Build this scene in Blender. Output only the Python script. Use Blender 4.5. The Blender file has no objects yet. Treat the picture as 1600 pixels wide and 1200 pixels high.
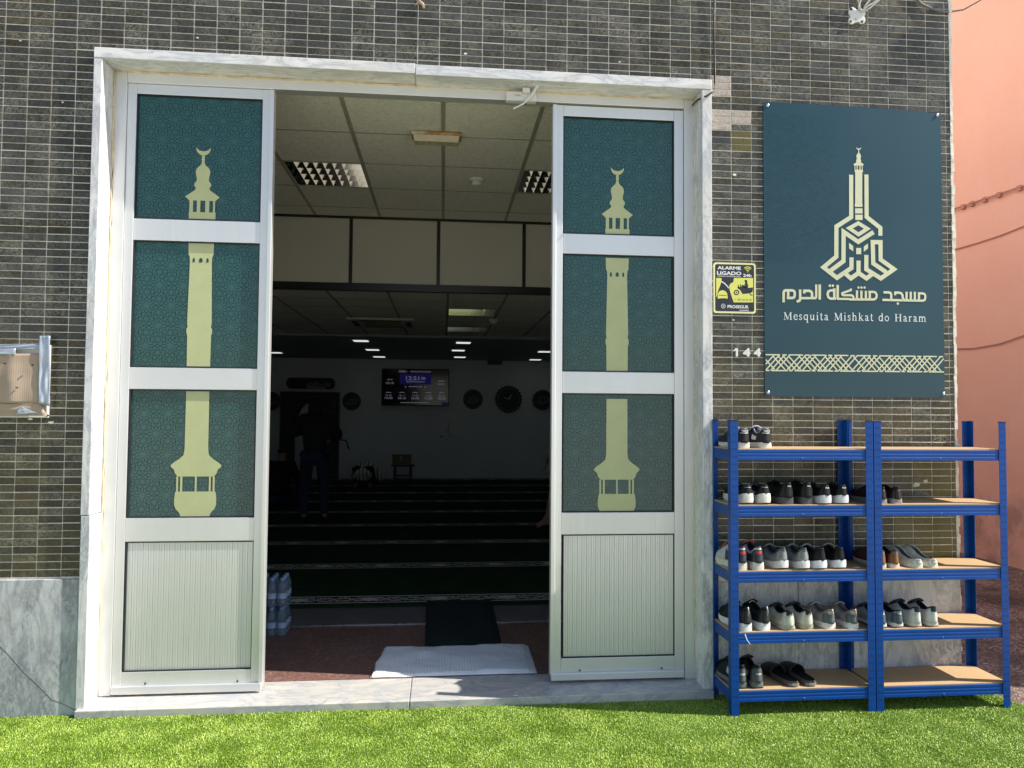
import bpy, math, random
import numpy as np
from mathutils import Vector, Matrix, noise as mnoise

random.seed(7); rng = np.random.default_rng(7)
scene = bpy.context.scene
COL = scene.collection

# ------------------------------------------------------------------ camera
F = 1137.96
AX = ((0.9955420, -0.0940273, 0.0074187), (-0.0109529, -0.0371270, 0.9992505), (0.0936814, 0.9948771, 0.0379913))
CAM = Vector((0.0, -3.92, 1.537))
cd = bpy.data.cameras.new('camera'); cam = bpy.data.objects.new('camera', cd); COL.objects.link(cam)
cd.sensor_fit = 'HORIZONTAL'; cd.sensor_width = 36.0; cd.lens = F / 1600 * 36; cd.clip_start = 0.05; cd.clip_end = 3000
r_, u_, f_ = (Vector(a) for a in AX)
mw = Matrix.Identity(4)
for i in range(3):
    mw[i][0] = r_[i]; mw[i][1] = u_[i]; mw[i][2] = -f_[i]; mw[i][3] = CAM[i]
cam.matrix_world = mw
scene.camera = cam

def ray(px, py): return r_ * ((px - 800) / F) - u_ * ((py - 600) / F) + f_
def P(px, py, y):
    d = ray(px, py); return CAM + d * ((y - CAM.y) / d.y)
def PG(px, py, z):
    d = ray(px, py); return CAM + d * ((z - CAM.z) / d.z)

# ------------------------------------------------------------------ light
SUN = Vector((1.02, -0.20, 1.0)).normalized()
elev = math.asin(SUN.z)
w = bpy.data.worlds.new('World'); scene.world = w; w.use_nodes = True
nt = w.node_tree; nt.nodes.clear()
sky = nt.nodes.new('ShaderNodeTexSky'); sky.sky_type = 'NISHITA'; sky.sun_disc = False
sky.sun_elevation = elev; sky.sun_rotation = math.atan2(SUN.x, SUN.y)
sky.air_density = 1.0; sky.dust_density = 1.0; sky.ozone_density = 1.0
bg = nt.nodes.new('ShaderNodeBackground'); bg.inputs['Strength'].default_value = 0.105
wo = nt.nodes.new('ShaderNodeOutputWorld')
nt.links.new(sky.outputs[0], bg.inputs[0]); nt.links.new(bg.outputs[0], wo.inputs[0])
sl = bpy.data.lights.new('sun', 'SUN'); sl.energy = 5.0; sl.angle = math.radians(0.5); sl.color = (1.0, 0.95, 0.86)
so = bpy.data.objects.new('sun', sl); COL.objects.link(so); so.rotation_euler = SUN.to_track_quat('Z', 'Y').to_euler(); so.location = (6, -4, 9)
vs = scene.view_settings; vs.view_transform = 'Standard'; vs.look = 'None'; vs.gamma = 1.0; vs.use_curve_mapping = False
vs.exposure = 0.64
scene.cycles.max_bounces = 8; scene.cycles.diffuse_bounces = 5; scene.cycles.glossy_bounces = 4; scene.cycles.transmission_bounces = 6
scene.cycles.use_denoising = True

# ------------------------------------------------------------------ materials
class NB:
    """tiny node builder"""
    def __init__(s, name):
        s.m = bpy.data.materials.new(name); s.m.use_nodes = True
        s.t = s.m.node_tree; s.t.nodes.clear()
        s.out = s.t.nodes.new('ShaderNodeOutputMaterial'); s.b = s.t.nodes.new('ShaderNodeBsdfPrincipled')
        s.t.links.new(s.b.outputs[0], s.out.inputs[0]); s._co = None
    def n(s, typ, **kw):
        k = s.t.nodes.new(typ)
        for a, v in kw.items(): setattr(k, a, v)
        return k
    def put(s, sock, v):
        if isinstance(v, bpy.types.NodeSocket): s.t.links.new(v, sock)
        elif isinstance(v, (tuple, list)) and len(v) == 3 and sock.type == 'RGBA': sock.default_value = (*v, 1)
        else: sock.default_value = v
    def co(s):
        if s._co is None: s._co = s.n('ShaderNodeTexCoord').outputs['Object']
        return s._co
    def xyz(s):
        k = s.n('ShaderNodeSeparateXYZ'); s.put(k.inputs[0], s.co()); return k.outputs
    def math(s, op, a, b=0.0, c=None, clamp=False):
        k = s.n('ShaderNodeMath', operation=op, use_clamp=clamp); s.put(k.inputs[0], a); s.put(k.inputs[1], b)
        if c is not None: s.put(k.inputs[2], c)
        return k.outputs[0]
    def scale(s, v, sc):
        k = s.n('ShaderNodeVectorMath', operation='MULTIPLY'); s.put(k.inputs[0], v); k.inputs[1].default_value = sc; return k.outputs[0]
    def noise(s, sc, det=3.0, rough=0.55, dist=0.0, co=None, color=False):
        k = s.n('ShaderNodeTexNoise'); s.put(k.inputs['Vector'], co or s.co()); k.inputs['Scale'].default_value = sc
        k.inputs['Detail'].default_value = det; k.inputs['Roughness'].default_value = rough; k.inputs['Distortion'].default_value = dist
        return k.outputs['Color' if color else 'Fac']
    def vor(s, sc, feature='F1', out='Distance', co=None):
        k = s.n('ShaderNodeTexVoronoi', feature=feature); s.put(k.inputs['Vector'], co or s.co()); k.inputs['Scale'].default_value = sc
        return k.outputs[out]
    def ramp(s, fac, *st):
        k = s.n('ShaderNodeValToRGB'); s.put(k.inputs[0], fac); e = k.color_ramp.elements
        while len(e) < len(st): e.new(0.5)
        for q, (p, c) in zip(e, st):
            q.position = p; q.color = (c, c, c, 1) if not isinstance(c, tuple) else (*c, 1)
        return k.outputs[0]
    def mix(s, f, a, b, mode='MIX'):
        k = s.n('ShaderNodeMix', data_type='RGBA', blend_type=mode); s.put(k.inputs[0], f); s.put(k.inputs[6], a); s.put(k.inputs[7], b)
        return k.outputs[2]
    def attr(s, name):
        return s.n('ShaderNodeAttribute', attribute_name=name).outputs['Fac']
    def bump(s, h, strength=0.3, dist=0.01):
        k = s.n('ShaderNodeBump'); k.inputs['Strength'].default_value = strength; k.inputs['Distance'].default_value = dist
        s.put(k.inputs['Height'], h); s.put(s.b.inputs['Normal'], k.outputs[0])
    def set(s, **kw):
        al = dict(base='Base Color', rough='Roughness', metal='Metallic', spec='Specular IOR Level', coat='Coat Weight', crough='Coat Roughness',
                  trans='Transmission Weight', ior='IOR', em='Emission Color', ems='Emission Strength', sheen='Sheen Weight', alpha='Alpha', aniso='Anisotropic')
        for k, v in kw.items(): s.put(s.b.inputs[al[k]], v)
        return s

def simple(name, c, rough=0.5, metal=0.0, var=0.12, sc=12.0, bump=0.0, bsc=60.0, spec=0.5, **kw):
    b = NB(name); n = b.noise(sc, 4)
    lo = tuple(x * (1 - var) for x in c); hi = tuple(min(1, x * (1 + var)) for x in c)
    b.set(base=b.ramp(n, (0.3, lo), (0.7, hi)), metal=metal, spec=spec, **kw)
    b.set(rough=b.ramp(b.noise(sc * 2.3, 3), (0.3, max(0, rough - .06)), (0.7, min(1, rough + .06))))
    if bump: b.bump(b.noise(bsc, 4), bump, 0.004)
    return b.m

def emis(name, c, s):
    b = NB(name); b.set(base=(0.02, 0.02, 0.02), em=c, ems=s, rough=0.4); return b.m

def m_marble(name, base=(0.83, 0.82, 0.80), vein=(0.30, 0.32, 0.37), sc=1.0, stretch=(1, 1, 1), amt=0.6, stain=(0.70, 0.62, 0.48), rough=0.3, blotch=False):
    b = NB(name); co = b.scale(b.co(), stretch)
    n1 = b.noise(3.2 * sc, 8, 0.62, 1.6, co=co); v = b.math('ABSOLUTE', b.math('SUBTRACT', n1, 0.5))
    veins = b.ramp(v, (0.0, 1.0), (0.035, 0.35), (0.12, 0.0))
    cloud = b.ramp(b.noise(2.0 * sc, 6, 0.6, 0.8, co=co), (0.42, 0.0), (0.72, 1.0))
    fine = b.ramp(b.noise(26 * sc, 6, 0.7, 2.0, co=co), (0.5, 0.0), (0.8, 1.0))
    c = b.mix(b.math('MULTIPLY', veins, amt * (0.75 if blotch else 1.0)), base, vein)
    if blotch:
        bl = b.math('MULTIPLY', b.ramp(b.noise(2.6 * sc, 7, 0.68, 1.0, co=co), (0.49, 0.0), (0.57, 1.0)), b.ramp(b.noise(30 * sc, 5, 0.7, 1.5, co=co), (0.42, 0.25), (0.56, 1.0)))
        c = b.mix(b.math('MULTIPLY', bl, 0.8), c, vein)
    c = b.mix(b.math('MULTIPLY', cloud, amt * 0.75), c, tuple(0.55 * q + 0.45 * p for p, q in zip(base, vein)))
    c = b.mix(b.math('MULTIPLY', fine, amt * 0.55), c, vein)
    st = b.ramp(b.noise(1.3, 5, 0.65), (0.5, 0.0), (0.75, 0.35))
    c = b.mix(st, c, stain)
    b.set(base=c, rough=b.ramp(b.noise(9, 4), (0.3, rough - .08), (0.7, rough + .15)), spec=0.45)
    b.bump(b.noise(120, 4), 0.05, 0.003)
    return b.m

M = {}
def build_materials():
    # wall tiles: per-tile attribute, part random, greyer high up and more olive low down, drives colour, a wormy glaze on top
    b = NB('glazed_tile'); a = b.attr('rnd')
    base = b.ramp(a, (0.0, (0.024, 0.018, 0.006)), (0.12, (0.062, 0.047, 0.014)), (0.24, (0.034, 0.028, 0.010)), (0.34, (0.058, 0.046, 0.018)), (0.42, (0.026, 0.021, 0.009)), (0.55, (0.038, 0.035, 0.024)), (0.70, (0.028, 0.027, 0.022)), (0.82, (0.044, 0.044, 0.038)), (1.0, (0.056, 0.056, 0.049)))
    fr = b.math('FRACT', b.math('MULTIPLY', a, 7.31))
    worm = b.ramp(b.noise(78, 2.5, 0.5, 1.8), (0.46, 0.0), (0.53, 1.0))
    big = b.ramp(b.noise(5, 3), (0.35, 0.15), (0.7, 1.0))
    wf = b.math('MULTIPLY', b.math('MULTIPLY', worm, b.math('MULTIPLY_ADD', fr, 0.75, 0.15)), big)
    c = b.mix(wf, base, (0.26, 0.25, 0.195))
    new = b.math('MULTIPLY', b.math('GREATER_THAN', a, 1.2), b.math('LESS_THAN', a, 1.8))
    c = b.mix(new, c, (0.115, 0.10, 0.028))
    mort = b.math('GREATER_THAN', a, 1.9)
    c = b.mix(mort, c, b.ramp(b.noise(60, 5, 0.6, 1.5), (0.35, (0.30, 0.24, 0.20)), (0.65, (0.52, 0.47, 0.42))))
    dust = b.math('MULTIPLY', b.ramp(b.noise(3.2, 5, 0.65, 0.6), (0.5, 0.0), (0.75, 0.22)), b.ramp(b.noise(70, 3), (0.4, 0.2), (0.7, 1.0)))
    xs_ = b.xyz(); ef = b.math('MULTIPLY', b.math('MULTIPLY', b.ramp(b.math('MULTIPLY', xs_[0], 0.333), (0.74, 0.0), (0.90, 0.55)), b.ramp(b.math('MULTIPLY', xs_[2], 0.2), (0.655, 0.0), (0.70, 1.0))), b.ramp(b.noise(4, 6, 0.7, 0.5, co=b.scale(b.co(), (2.5, 1, 0.6))), (0.36, 0.1), (0.66, 1.0)))
    dust = b.math('MAXIMUM', dust, ef)
    c = b.mix(dust, c, (0.36, 0.35, 0.32))
    b.set(base=c, rough=b.math('ADD', b.math('MULTIPLY', mort, 0.5), b.ramp(b.noise(50, 3), (0.3, 0.20), (0.7, 0.42))), spec=0.4)
    b.bump(b.noise(100, 3, 0.5, 1.2), 0.18, 0.0025); M['tile'] = b.m
    b = NB('grout'); b.set(base=b.ramp(b.noise(25, 5, 0.6), (0.25, (0.50, 0.44, 0.34)), (0.5, (0.80, 0.76, 0.64)), (0.8, (0.86, 0.84, 0.76))), rough=0.9); b.bump(b.noise(200, 3), 0.3, 0.002); M['grout'] = b.m
    M['marble'] = m_marble('frame_marble', amt=0.85, blotch=True, stretch=(1.5, 1.5, 0.45), sc=1.8)
    M['marble_lintel'] = m_marble('lintel_marble', amt=0.6, stretch=(0.45, 1.5, 1.8), sc=1.8)
    M['threshold'] = m_marble('threshold_marble', base=(0.60, 0.565, 0.50), amt=0.85, stretch=(0.6, 1.5, 1), sc=1.5)
    M['plinth'] = m_marble('plinth_marble', base=(0.66, 0.655, 0.66), vein=(0.19, 0.20, 0.24), amt=0.7, stretch=(1.5, 1, 0.7), sc=0.9, blotch=True)
    M['plinth2'] = m_marble('plinth_marble_fine', base=(0.68, 0.675, 0.66), vein=(0.22, 0.24, 0.29), amt=0.8, stretch=(2.8, 1, 0.9), sc=1.9, blotch=True)
    b = NB('anodised_aluminium'); sc = b.scale(b.co(), (90, 90, 1.5))
    b.set(base=b.ramp(b.noise(1.5, 4), (0.3, (0.76, 0.755, 0.745)), (0.7, (0.83, 0.825, 0.81))), metal=0.70, rough=b.ramp(b.noise(1, 3, co=sc), (0.3, 0.40), (0.7, 0.52)), spec=0.5)
    b.bump(b.noise(1, 3, co=sc), 0.006, 0.001); M['alu'] = b.m
    M['gasket'] = simple('black_rubber', (0.012, 0.014, 0.02), 0.6)
    b = NB('teal_window_film'); zz = b.xyz()[2]
    b.set(base=b.mix(b.ramp(b.noise(0.8, 3), (0.3, 0.0), (0.7, 1.0)), (0.025, 0.090, 0.084), (0.032, 0.106, 0.100)), rough=0.22, spec=0.5, coat=0.35, crough=0.06); M['film'] = b.m
    M['film_line'] = simple('dark_teal_print', (0.004, 0.026, 0.028), 0.25)
    M['print'] = simple('pale_olive_print', (0.50, 0.52, 0.27), 0.35, var=0.04)
    M['print_dark'] = simple('dark_window_print', (0.02, 0.06, 0.06), 0.35)  # dark printed windows of the minaret
    M['seal'] = simple('old_sealant', (0.64, 0.53, 0.36), 0.8, var=0.25, sc=20, bump=0.3)
    b = NB('sign_board'); xs = b.xyz()
    g = b.ramp(b.noise(1.4, 2), (0.3, (0.007, 0.046, 0.066)), (0.7, (0.011, 0.058, 0.080)))
    b.set(base=g, rough=0.3, spec=0.5, coat=0.15, crough=0.12); M['sign'] = b.m
    M['sign_line'] = simple('sign_pattern_print', (0.010, 0.040, 0.050), 0.35)
    M['sign_gold'] = simple('sign_gold_print', (0.66, 0.66, 0.44), 0.4, var=0.04)
    M['sign_white'] = simple('sign_white_print', (0.72, 0.78, 0.76), 0.4, var=0.03)
    M['screw'] = simple('steel_screw', (0.6, 0.62, 0.65), 0.3, 0.9)
    M['blue'] = simple('blue_powder_coat', (0.001, 0.062, 0.31), 0.42, var=0.10, sc=7, bump=0.03, bsc=200, spec=0.3)
    M['slot'] = simple('dark_slot', (0.003, 0.012, 0.06), 0.6)
    M['rivet'] = simple('pale_rivet', (0.10, 0.22, 0.50), 0.4)  # paler blue for the small rivet on each shelf beam
    b = NB('hardboard'); b.set(base=b.ramp(b.noise(160, 4, 0.7), (0.3, (0.44, 0.29, 0.145)), (0.7, (0.56, 0.385, 0.21))), rough=0.62); b.bump(b.noise(300, 2), 0.05, 0.001); M['board'] = b.m
    M['board_edge'] = simple('hardboard_edge', (0.50, 0.36, 0.2), 0.8, sc=60)
    # turf
    b = NB('turf_blade'); a = b.attr('rnd')
    c = b.ramp(a, (0.0, (0.15, 0.245, 0.018)), (0.4, (0.26, 0.39, 0.030)), (0.75, (0.40, 0.54, 0.070)), (1.0, (0.58, 0.67, 0.21)))
    b.set(base=c, rough=0.42, spec=0.45); M['blade'] = b.m
    b = NB('turf_backing'); b.set(base=b.ramp(b.noise(90, 3), (0.3, (0.07, 0.14, 0.010)), (0.7, (0.12, 0.22, 0.016))), rough=0.9); M['turf_base'] = b.m
    b = NB('pavement'); b.set(base=b.ramp(b.noise(1.2, 6, 0.65), (0.3, (0.44, 0.41, 0.36)), (0.7, (0.56, 0.525, 0.46))), rough=0.9); b.bump(b.noise(80, 4), 0.2, 0.004); M['pave'] = b.m
    b = NB('gravel'); vc = b.vor(75, out='Color'); vd = b.vor(75)
    sep = b.n('ShaderNodeSeparateColor'); b.put(sep.inputs[0], vc)
    c = b.ramp(sep.outputs[0], (0.0, (0.14, 0.08, 0.07)), (0.45, (0.28, 0.18, 0.15)), (0.8, (0.42, 0.31, 0.26)), (1.0, (0.60, 0.52, 0.46)))
    c = b.mix(b.ramp(b.noise(1.8, 5, 0.65), (0.4, 0.0), (0.62, 0.75)), c, (0.06, 0.042, 0.036))
    b.set(base=c, rough=0.95); b.bump(b.math('SUBTRACT', 1.0, vd), 0.9, 0.012); M['gravel'] = b.m
    b = NB('salmon_render'); z = b.xyz()[2]
    c = b.ramp(b.noise(1.6, 6, 0.62), (0.3, (0.86, 0.53, 0.435)), (0.7, (0.89, 0.58, 0.485)))
    c = b.mix(b.ramp(b.noise(22, 5, 0.7), (0.55, 0.0), (0.8, 0.18)), c, (0.5, 0.2, 0.14))
    wl = b.math('ADD', z, b.math('MULTIPLY', b.noise(0.8, 5, 0.6), 0.5))
    stain = b.math('MULTIPLY', b.ramp(wl, (0.80, 1.0), (1.06, 0.0)), b.ramp(b.noise(3.5, 6, 0.7, 0.6), (0.42, 0.0), (0.62, 0.8)))
    c = b.mix(b.math('MULTIPLY', stain, 0.6), c, (0.22, 0.12, 0.10))
    b.set(base=c, rough=0.85); b.bump(b.noise(45, 5, 0.65), 0.25, 0.008); M['salmon'] = b.m
    M['sidewall'] = simple('pale_side_render', (0.74, 0.62, 0.54), 0.9, var=0.06, sc=2, bump=0.2)
    M['mortar'] = simple('rough_mortar', (0.55, 0.40, 0.34), 0.95, var=0.3, sc=14, bump=0.8, bsc=40)
    # interior
    b = NB('mineral_ceiling_tile'); worm = b.noise(34, 3, 0.55, 1.4)
    b.set(base=b.ramp(worm, (0.35, (0.74, 0.69, 0.60)), (0.55, (0.88, 0.84, 0.76))), rough=0.9); b.bump(worm, 0.7, 0.008); M['ceil'] = b.m
    M['ceil_grid'] = simple('ceiling_grid_bar', (0.36, 0.33, 0.27), 0.6)
    M['ceil_smooth'] = simple('smooth_plaster_ceiling', (0.40, 0.42, 0.43), 0.8, var=0.04)
    M['panel'] = simple('beige_panel', (0.58, 0.545, 0.47), 0.55, var=0.05, sc=1.5)
    M['blackbar'] = simple('black_profile', (0.010, 0.012, 0.012), 0.35)
    M['inwall'] = simple('pale_grey_paint', (0.76, 0.80, 0.84), 0.8, var=0.04, sc=1.2)
    b = NB('terrazzo'); vd = b.vor(85, out='Color'); sep = b.n('ShaderNodeSeparateColor'); b.put(sep.inputs[0], vd)
    c = b.ramp(sep.outputs[0], (0.0, (0.17, 0.085, 0.070)), (0.6, (0.22, 0.115, 0.093)), (0.9, (0.28, 0.17, 0.14)), (1.0, (0.38, 0.30, 0.26)))
    b.set(base=b.mix(b.ramp(b.noise(2, 5), (0.35, 0.0), (0.7, 0.5)), c, (0.12, 0.062, 0.053)), rough=b.ramp(b.noise(4, 4), (0.3, 0.35), (0.7, 0.6))); M['terrazzo'] = b.m
    M['greyfloor'] = simple('grey_floor_strip', (0.14, 0.13, 0.14), 0.5, var=0.15, sc=3)
    b = NB('carpet'); x = b.xyz()
    yy = b.math('MODULO', b.math('SUBTRACT', x[1], 1.80 - 12.5), 1.25)
    instr = b.math('LESS_THAN', yy, 0.24)
    def line(v, c0, hw): return b.math('LESS_THAN', b.math('ABSOLUTE', b.math('SUBTRACT', v, c0)), hw)
    bl = b.math('MAXIMUM', line(yy, 0.022, 0.010), line(yy, 0.218, 0.010))
    xx = b.math('ABSOLUTE', b.math('SUBTRACT', b.math('MODULO', b.math('ADD', x[0], 20.0 + 0.27), 0.54), 0.27))
    cy = b.math('ABSOLUTE', b.math('SUBTRACT', yy, 0.12))
    dia = b.math('LESS_THAN', b.math('ADD', b.math('DIVIDE', xx, 0.085), b.math('DIVIDE', cy, 0.060)), 1.0)
    wig = b.math('MULTIPLY', b.math('SINE', b.math('MULTIPLY', xx, 23.3)), 0.045)
    vine = b.math('LESS_THAN', b.math('ABSOLUTE', b.math('SUBTRACT', cy, b.math('ABSOLUTE', wig))), 0.008)
    leaf = b.math('MULTIPLY', b.math('GREATER_THAN', b.noise(46, 2, 0.5, 1.2), 0.54), b.math('LESS_THAN', cy, 0.075))
    orn = b.math('MULTIPLY', instr, b.math('MAXIMUM', b.math('MULTIPLY', b.math('MAXIMUM', dia, vine), 0.85), b.math('MULTIPLY', leaf, 0.6)))
    f = b.math('MAXIMUM', b.math('MULTIPLY', bl, 0.9), orn)
    gr = b.ramp(b.noise(7, 6, 0.7), (0.35, (0.011, 0.033, 0.016)), (0.7, (0.024, 0.058, 0.026)))
    gr = b.mix(b.math('MULTIPLY', instr, 0.75), gr, (0.005, 0.007, 0.007))
    b.set(base=b.mix(f, gr, (0.72, 0.69, 0.64)), rough=1.0, spec=0.12); b.bump(b.noise(300, 2), 0.3, 0.004); M['carpet'] = b.m
    M['runner'] = simple('black_runner_fabric', (0.006, 0.013, 0.014), 0.95, var=0.25, sc=40, bump=0.4, bsc=300)
    b = NB('waffle_towel'); x = b.xyz()
    def cell(v): return b.math('ABSOLUTE', b.math('SINE', b.math('MULTIPLY', v, 190.0)))
    wv = b.math('MULTIPLY', cell(x[0]), cell(x[1]))
    b.set(base=b.mix(b.math('MULTIPLY', b.ramp(wv, (0.0, 1.0), (0.35, 0.0)), 0.35), b.ramp(b.noise(6, 4), (0.3, (0.80, 0.81, 0.84)), (0.7, (0.88, 0.88, 0.90))), (0.58, 0.59, 0.66)), rough=0.95, sheen=0.2)
    b.bump(wv, 0.55, 0.004); M['towel'] = b.m
    b = NB('water_plastic'); b.set(base=(0.45, 0.58, 0.74), rough=0.12, trans=0.8, ior=1.33, spec=0.6); M['water'] = b.m
    b = NB('shrink_wrap'); b.set(base=(0.80, 0.88, 0.95), rough=0.18, trans=0.9, ior=1.05, alpha=0.20); M['wrap'] = b.m
    M['label'] = simple('pale_blue_label', (0.34, 0.46, 0.66), 0.4)
    M['cap'] = simple('blue_cap', (0.22, 0.36, 0.60), 0.4)
    b = NB('mirror_louvre'); b.set(base=(0.52, 0.50, 0.44), metal=1.0, rough=0.14); M['mirror'] = b.m
    M['lampwhite'] = simple('aged_white_enamel', (0.62, 0.58, 0.50), 0.4, var=0.1)
    b = NB('rusty_enamel'); b.set(base=b.ramp(b.noise(9, 5, 0.65), (0.40, (0.60, 0.54, 0.42)), (0.56, (0.42, 0.24, 0.08)), (0.7, (0.20, 0.09, 0.03))), rough=0.55); M['rusty'] = b.m
    M['diffuser'] = simple('yellowed_diffuser', (0.50, 0.44, 0.30), 0.25)
    M['white'] = simple('white_plastic', (0.68, 0.67, 0.63), 0.42, var=0.05)
    M['led'] = emis('led_panel', (0.92, 1.0, 0.98), 0.5)
    M['screenblack'] = simple('screen_glass', (0.003, 0.003, 0.005), 0.12, var=0.02)
    M['screenblue'] = emis('screen_blue', (0.012, 0.010, 0.22), 0.09)
    M['screentext'] = emis('screen_text', (0.60, 0.62, 0.85), 0.10)
    M['plaque'] = simple('dark_green_plaque', (0.012, 0.03, 0.027), 0.5)
    M['plaque_line'] = simple('dull_silver_script', (0.10, 0.14, 0.13), 0.4)
    M['darkwood'] = simple('dark_lattice_wood', (0.018, 0.016, 0.015), 0.5)
    M['latticeline'] = simple('lattice_line', (0.085, 0.09, 0.095), 0.5)
    M['wood'] = simple('light_wood', (0.20, 0.16, 0.085), 0.5, sc=5)
    M['bluepaint'] = simple('navy_stool_paint', (0.03, 0.05, 0.10), 0.5)
    M['black'] = simple('black_plastic', (0.012, 0.012, 0.013), 0.5)
    M['cable_grey'] = simple('grey_cable', (0.20, 0.19, 0.18), 0.6)
    M['cable_white'] = simple('white_cable', (0.60, 0.58, 0.53), 0.5)
    M['cable_salmon'] = simple('painted_over_cable', (0.52, 0.27, 0.21), 0.7)
    b = NB('cardboard'); x = b.xyz(); fl = b.math('SINE', b.math('MULTIPLY', x[0], 620.0))
    b.set(base=b.mix(b.math('MULTIPLY', b.math('ADD', fl, 1.0), 0.10), b.ramp(b.noise(5, 5), (0.3, (0.37, 0.28, 0.205)), (0.7, (0.46, 0.36, 0.275))), (0.22, 0.15, 0.10)), rough=0.85); b.bump(fl, 0.12, 0.001); M['card'] = b.m
    b = NB('duct_tape'); n = b.noise(22, 4, 0.6, 0.8); b.set(base=b.ramp(n, (0.3, (0.36, 0.41, 0.50)), (0.7, (0.48, 0.53, 0.61))), rough=0.32, metal=0.35); b.bump(n, 0.5, 0.006); M['tape'] = b.m
    M['alarm_yellow'] = simple('alarm_yellow', (0.74, 0.72, 0.16), 0.4, var=0.04)
    M['alarm_pale'] = simple('alarm_pale_rim', (0.80, 0.80, 0.40), 0.4, var=0.03)
    M['alarm_dark'] = simple('alarm_navy', (0.020, 0.024, 0.036), 0.35, var=0.08)
    M['alarm_white'] = simple('alarm_white', (0.78, 0.78, 0.76), 0.4, var=0.02)
    # cloth / skin
    M['jacket'] = simple('black_jacket_cloth', (0.012, 0.012, 0.013), 0.85, bump=0.3, bsc=25)
    M['jeans'] = simple('dark_denim', (0.018, 0.026, 0.06), 0.9, bump=0.2, bsc=60)
    M['skin'] = simple('skin', (0.36, 0.21, 0.15), 0.5, var=0.08)
    M['hair'] = simple('black_hair', (0.008, 0.007, 0.006), 0.6, bump=0.5, bsc=120)
    M['sock'] = simple('dark_sock', (0.03, 0.03, 0.035), 0.95)
    b = NB('striped_shirt'); x = b.xyz(); sw = b.math('SINE', b.math('MULTIPLY', b.math('ADD', x[0], b.math('MULTIPLY', b.noise(3, 2), 0.012)), 88.0))
    b.set(base=b.mix(b.ramp(sw, (0.78, 0.0), (0.86, 1.0)), (0.86, 0.85, 0.80), (0.02, 0.02, 0.025)), rough=0.9); M['stripes'] = b.m
build_materials()

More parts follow.
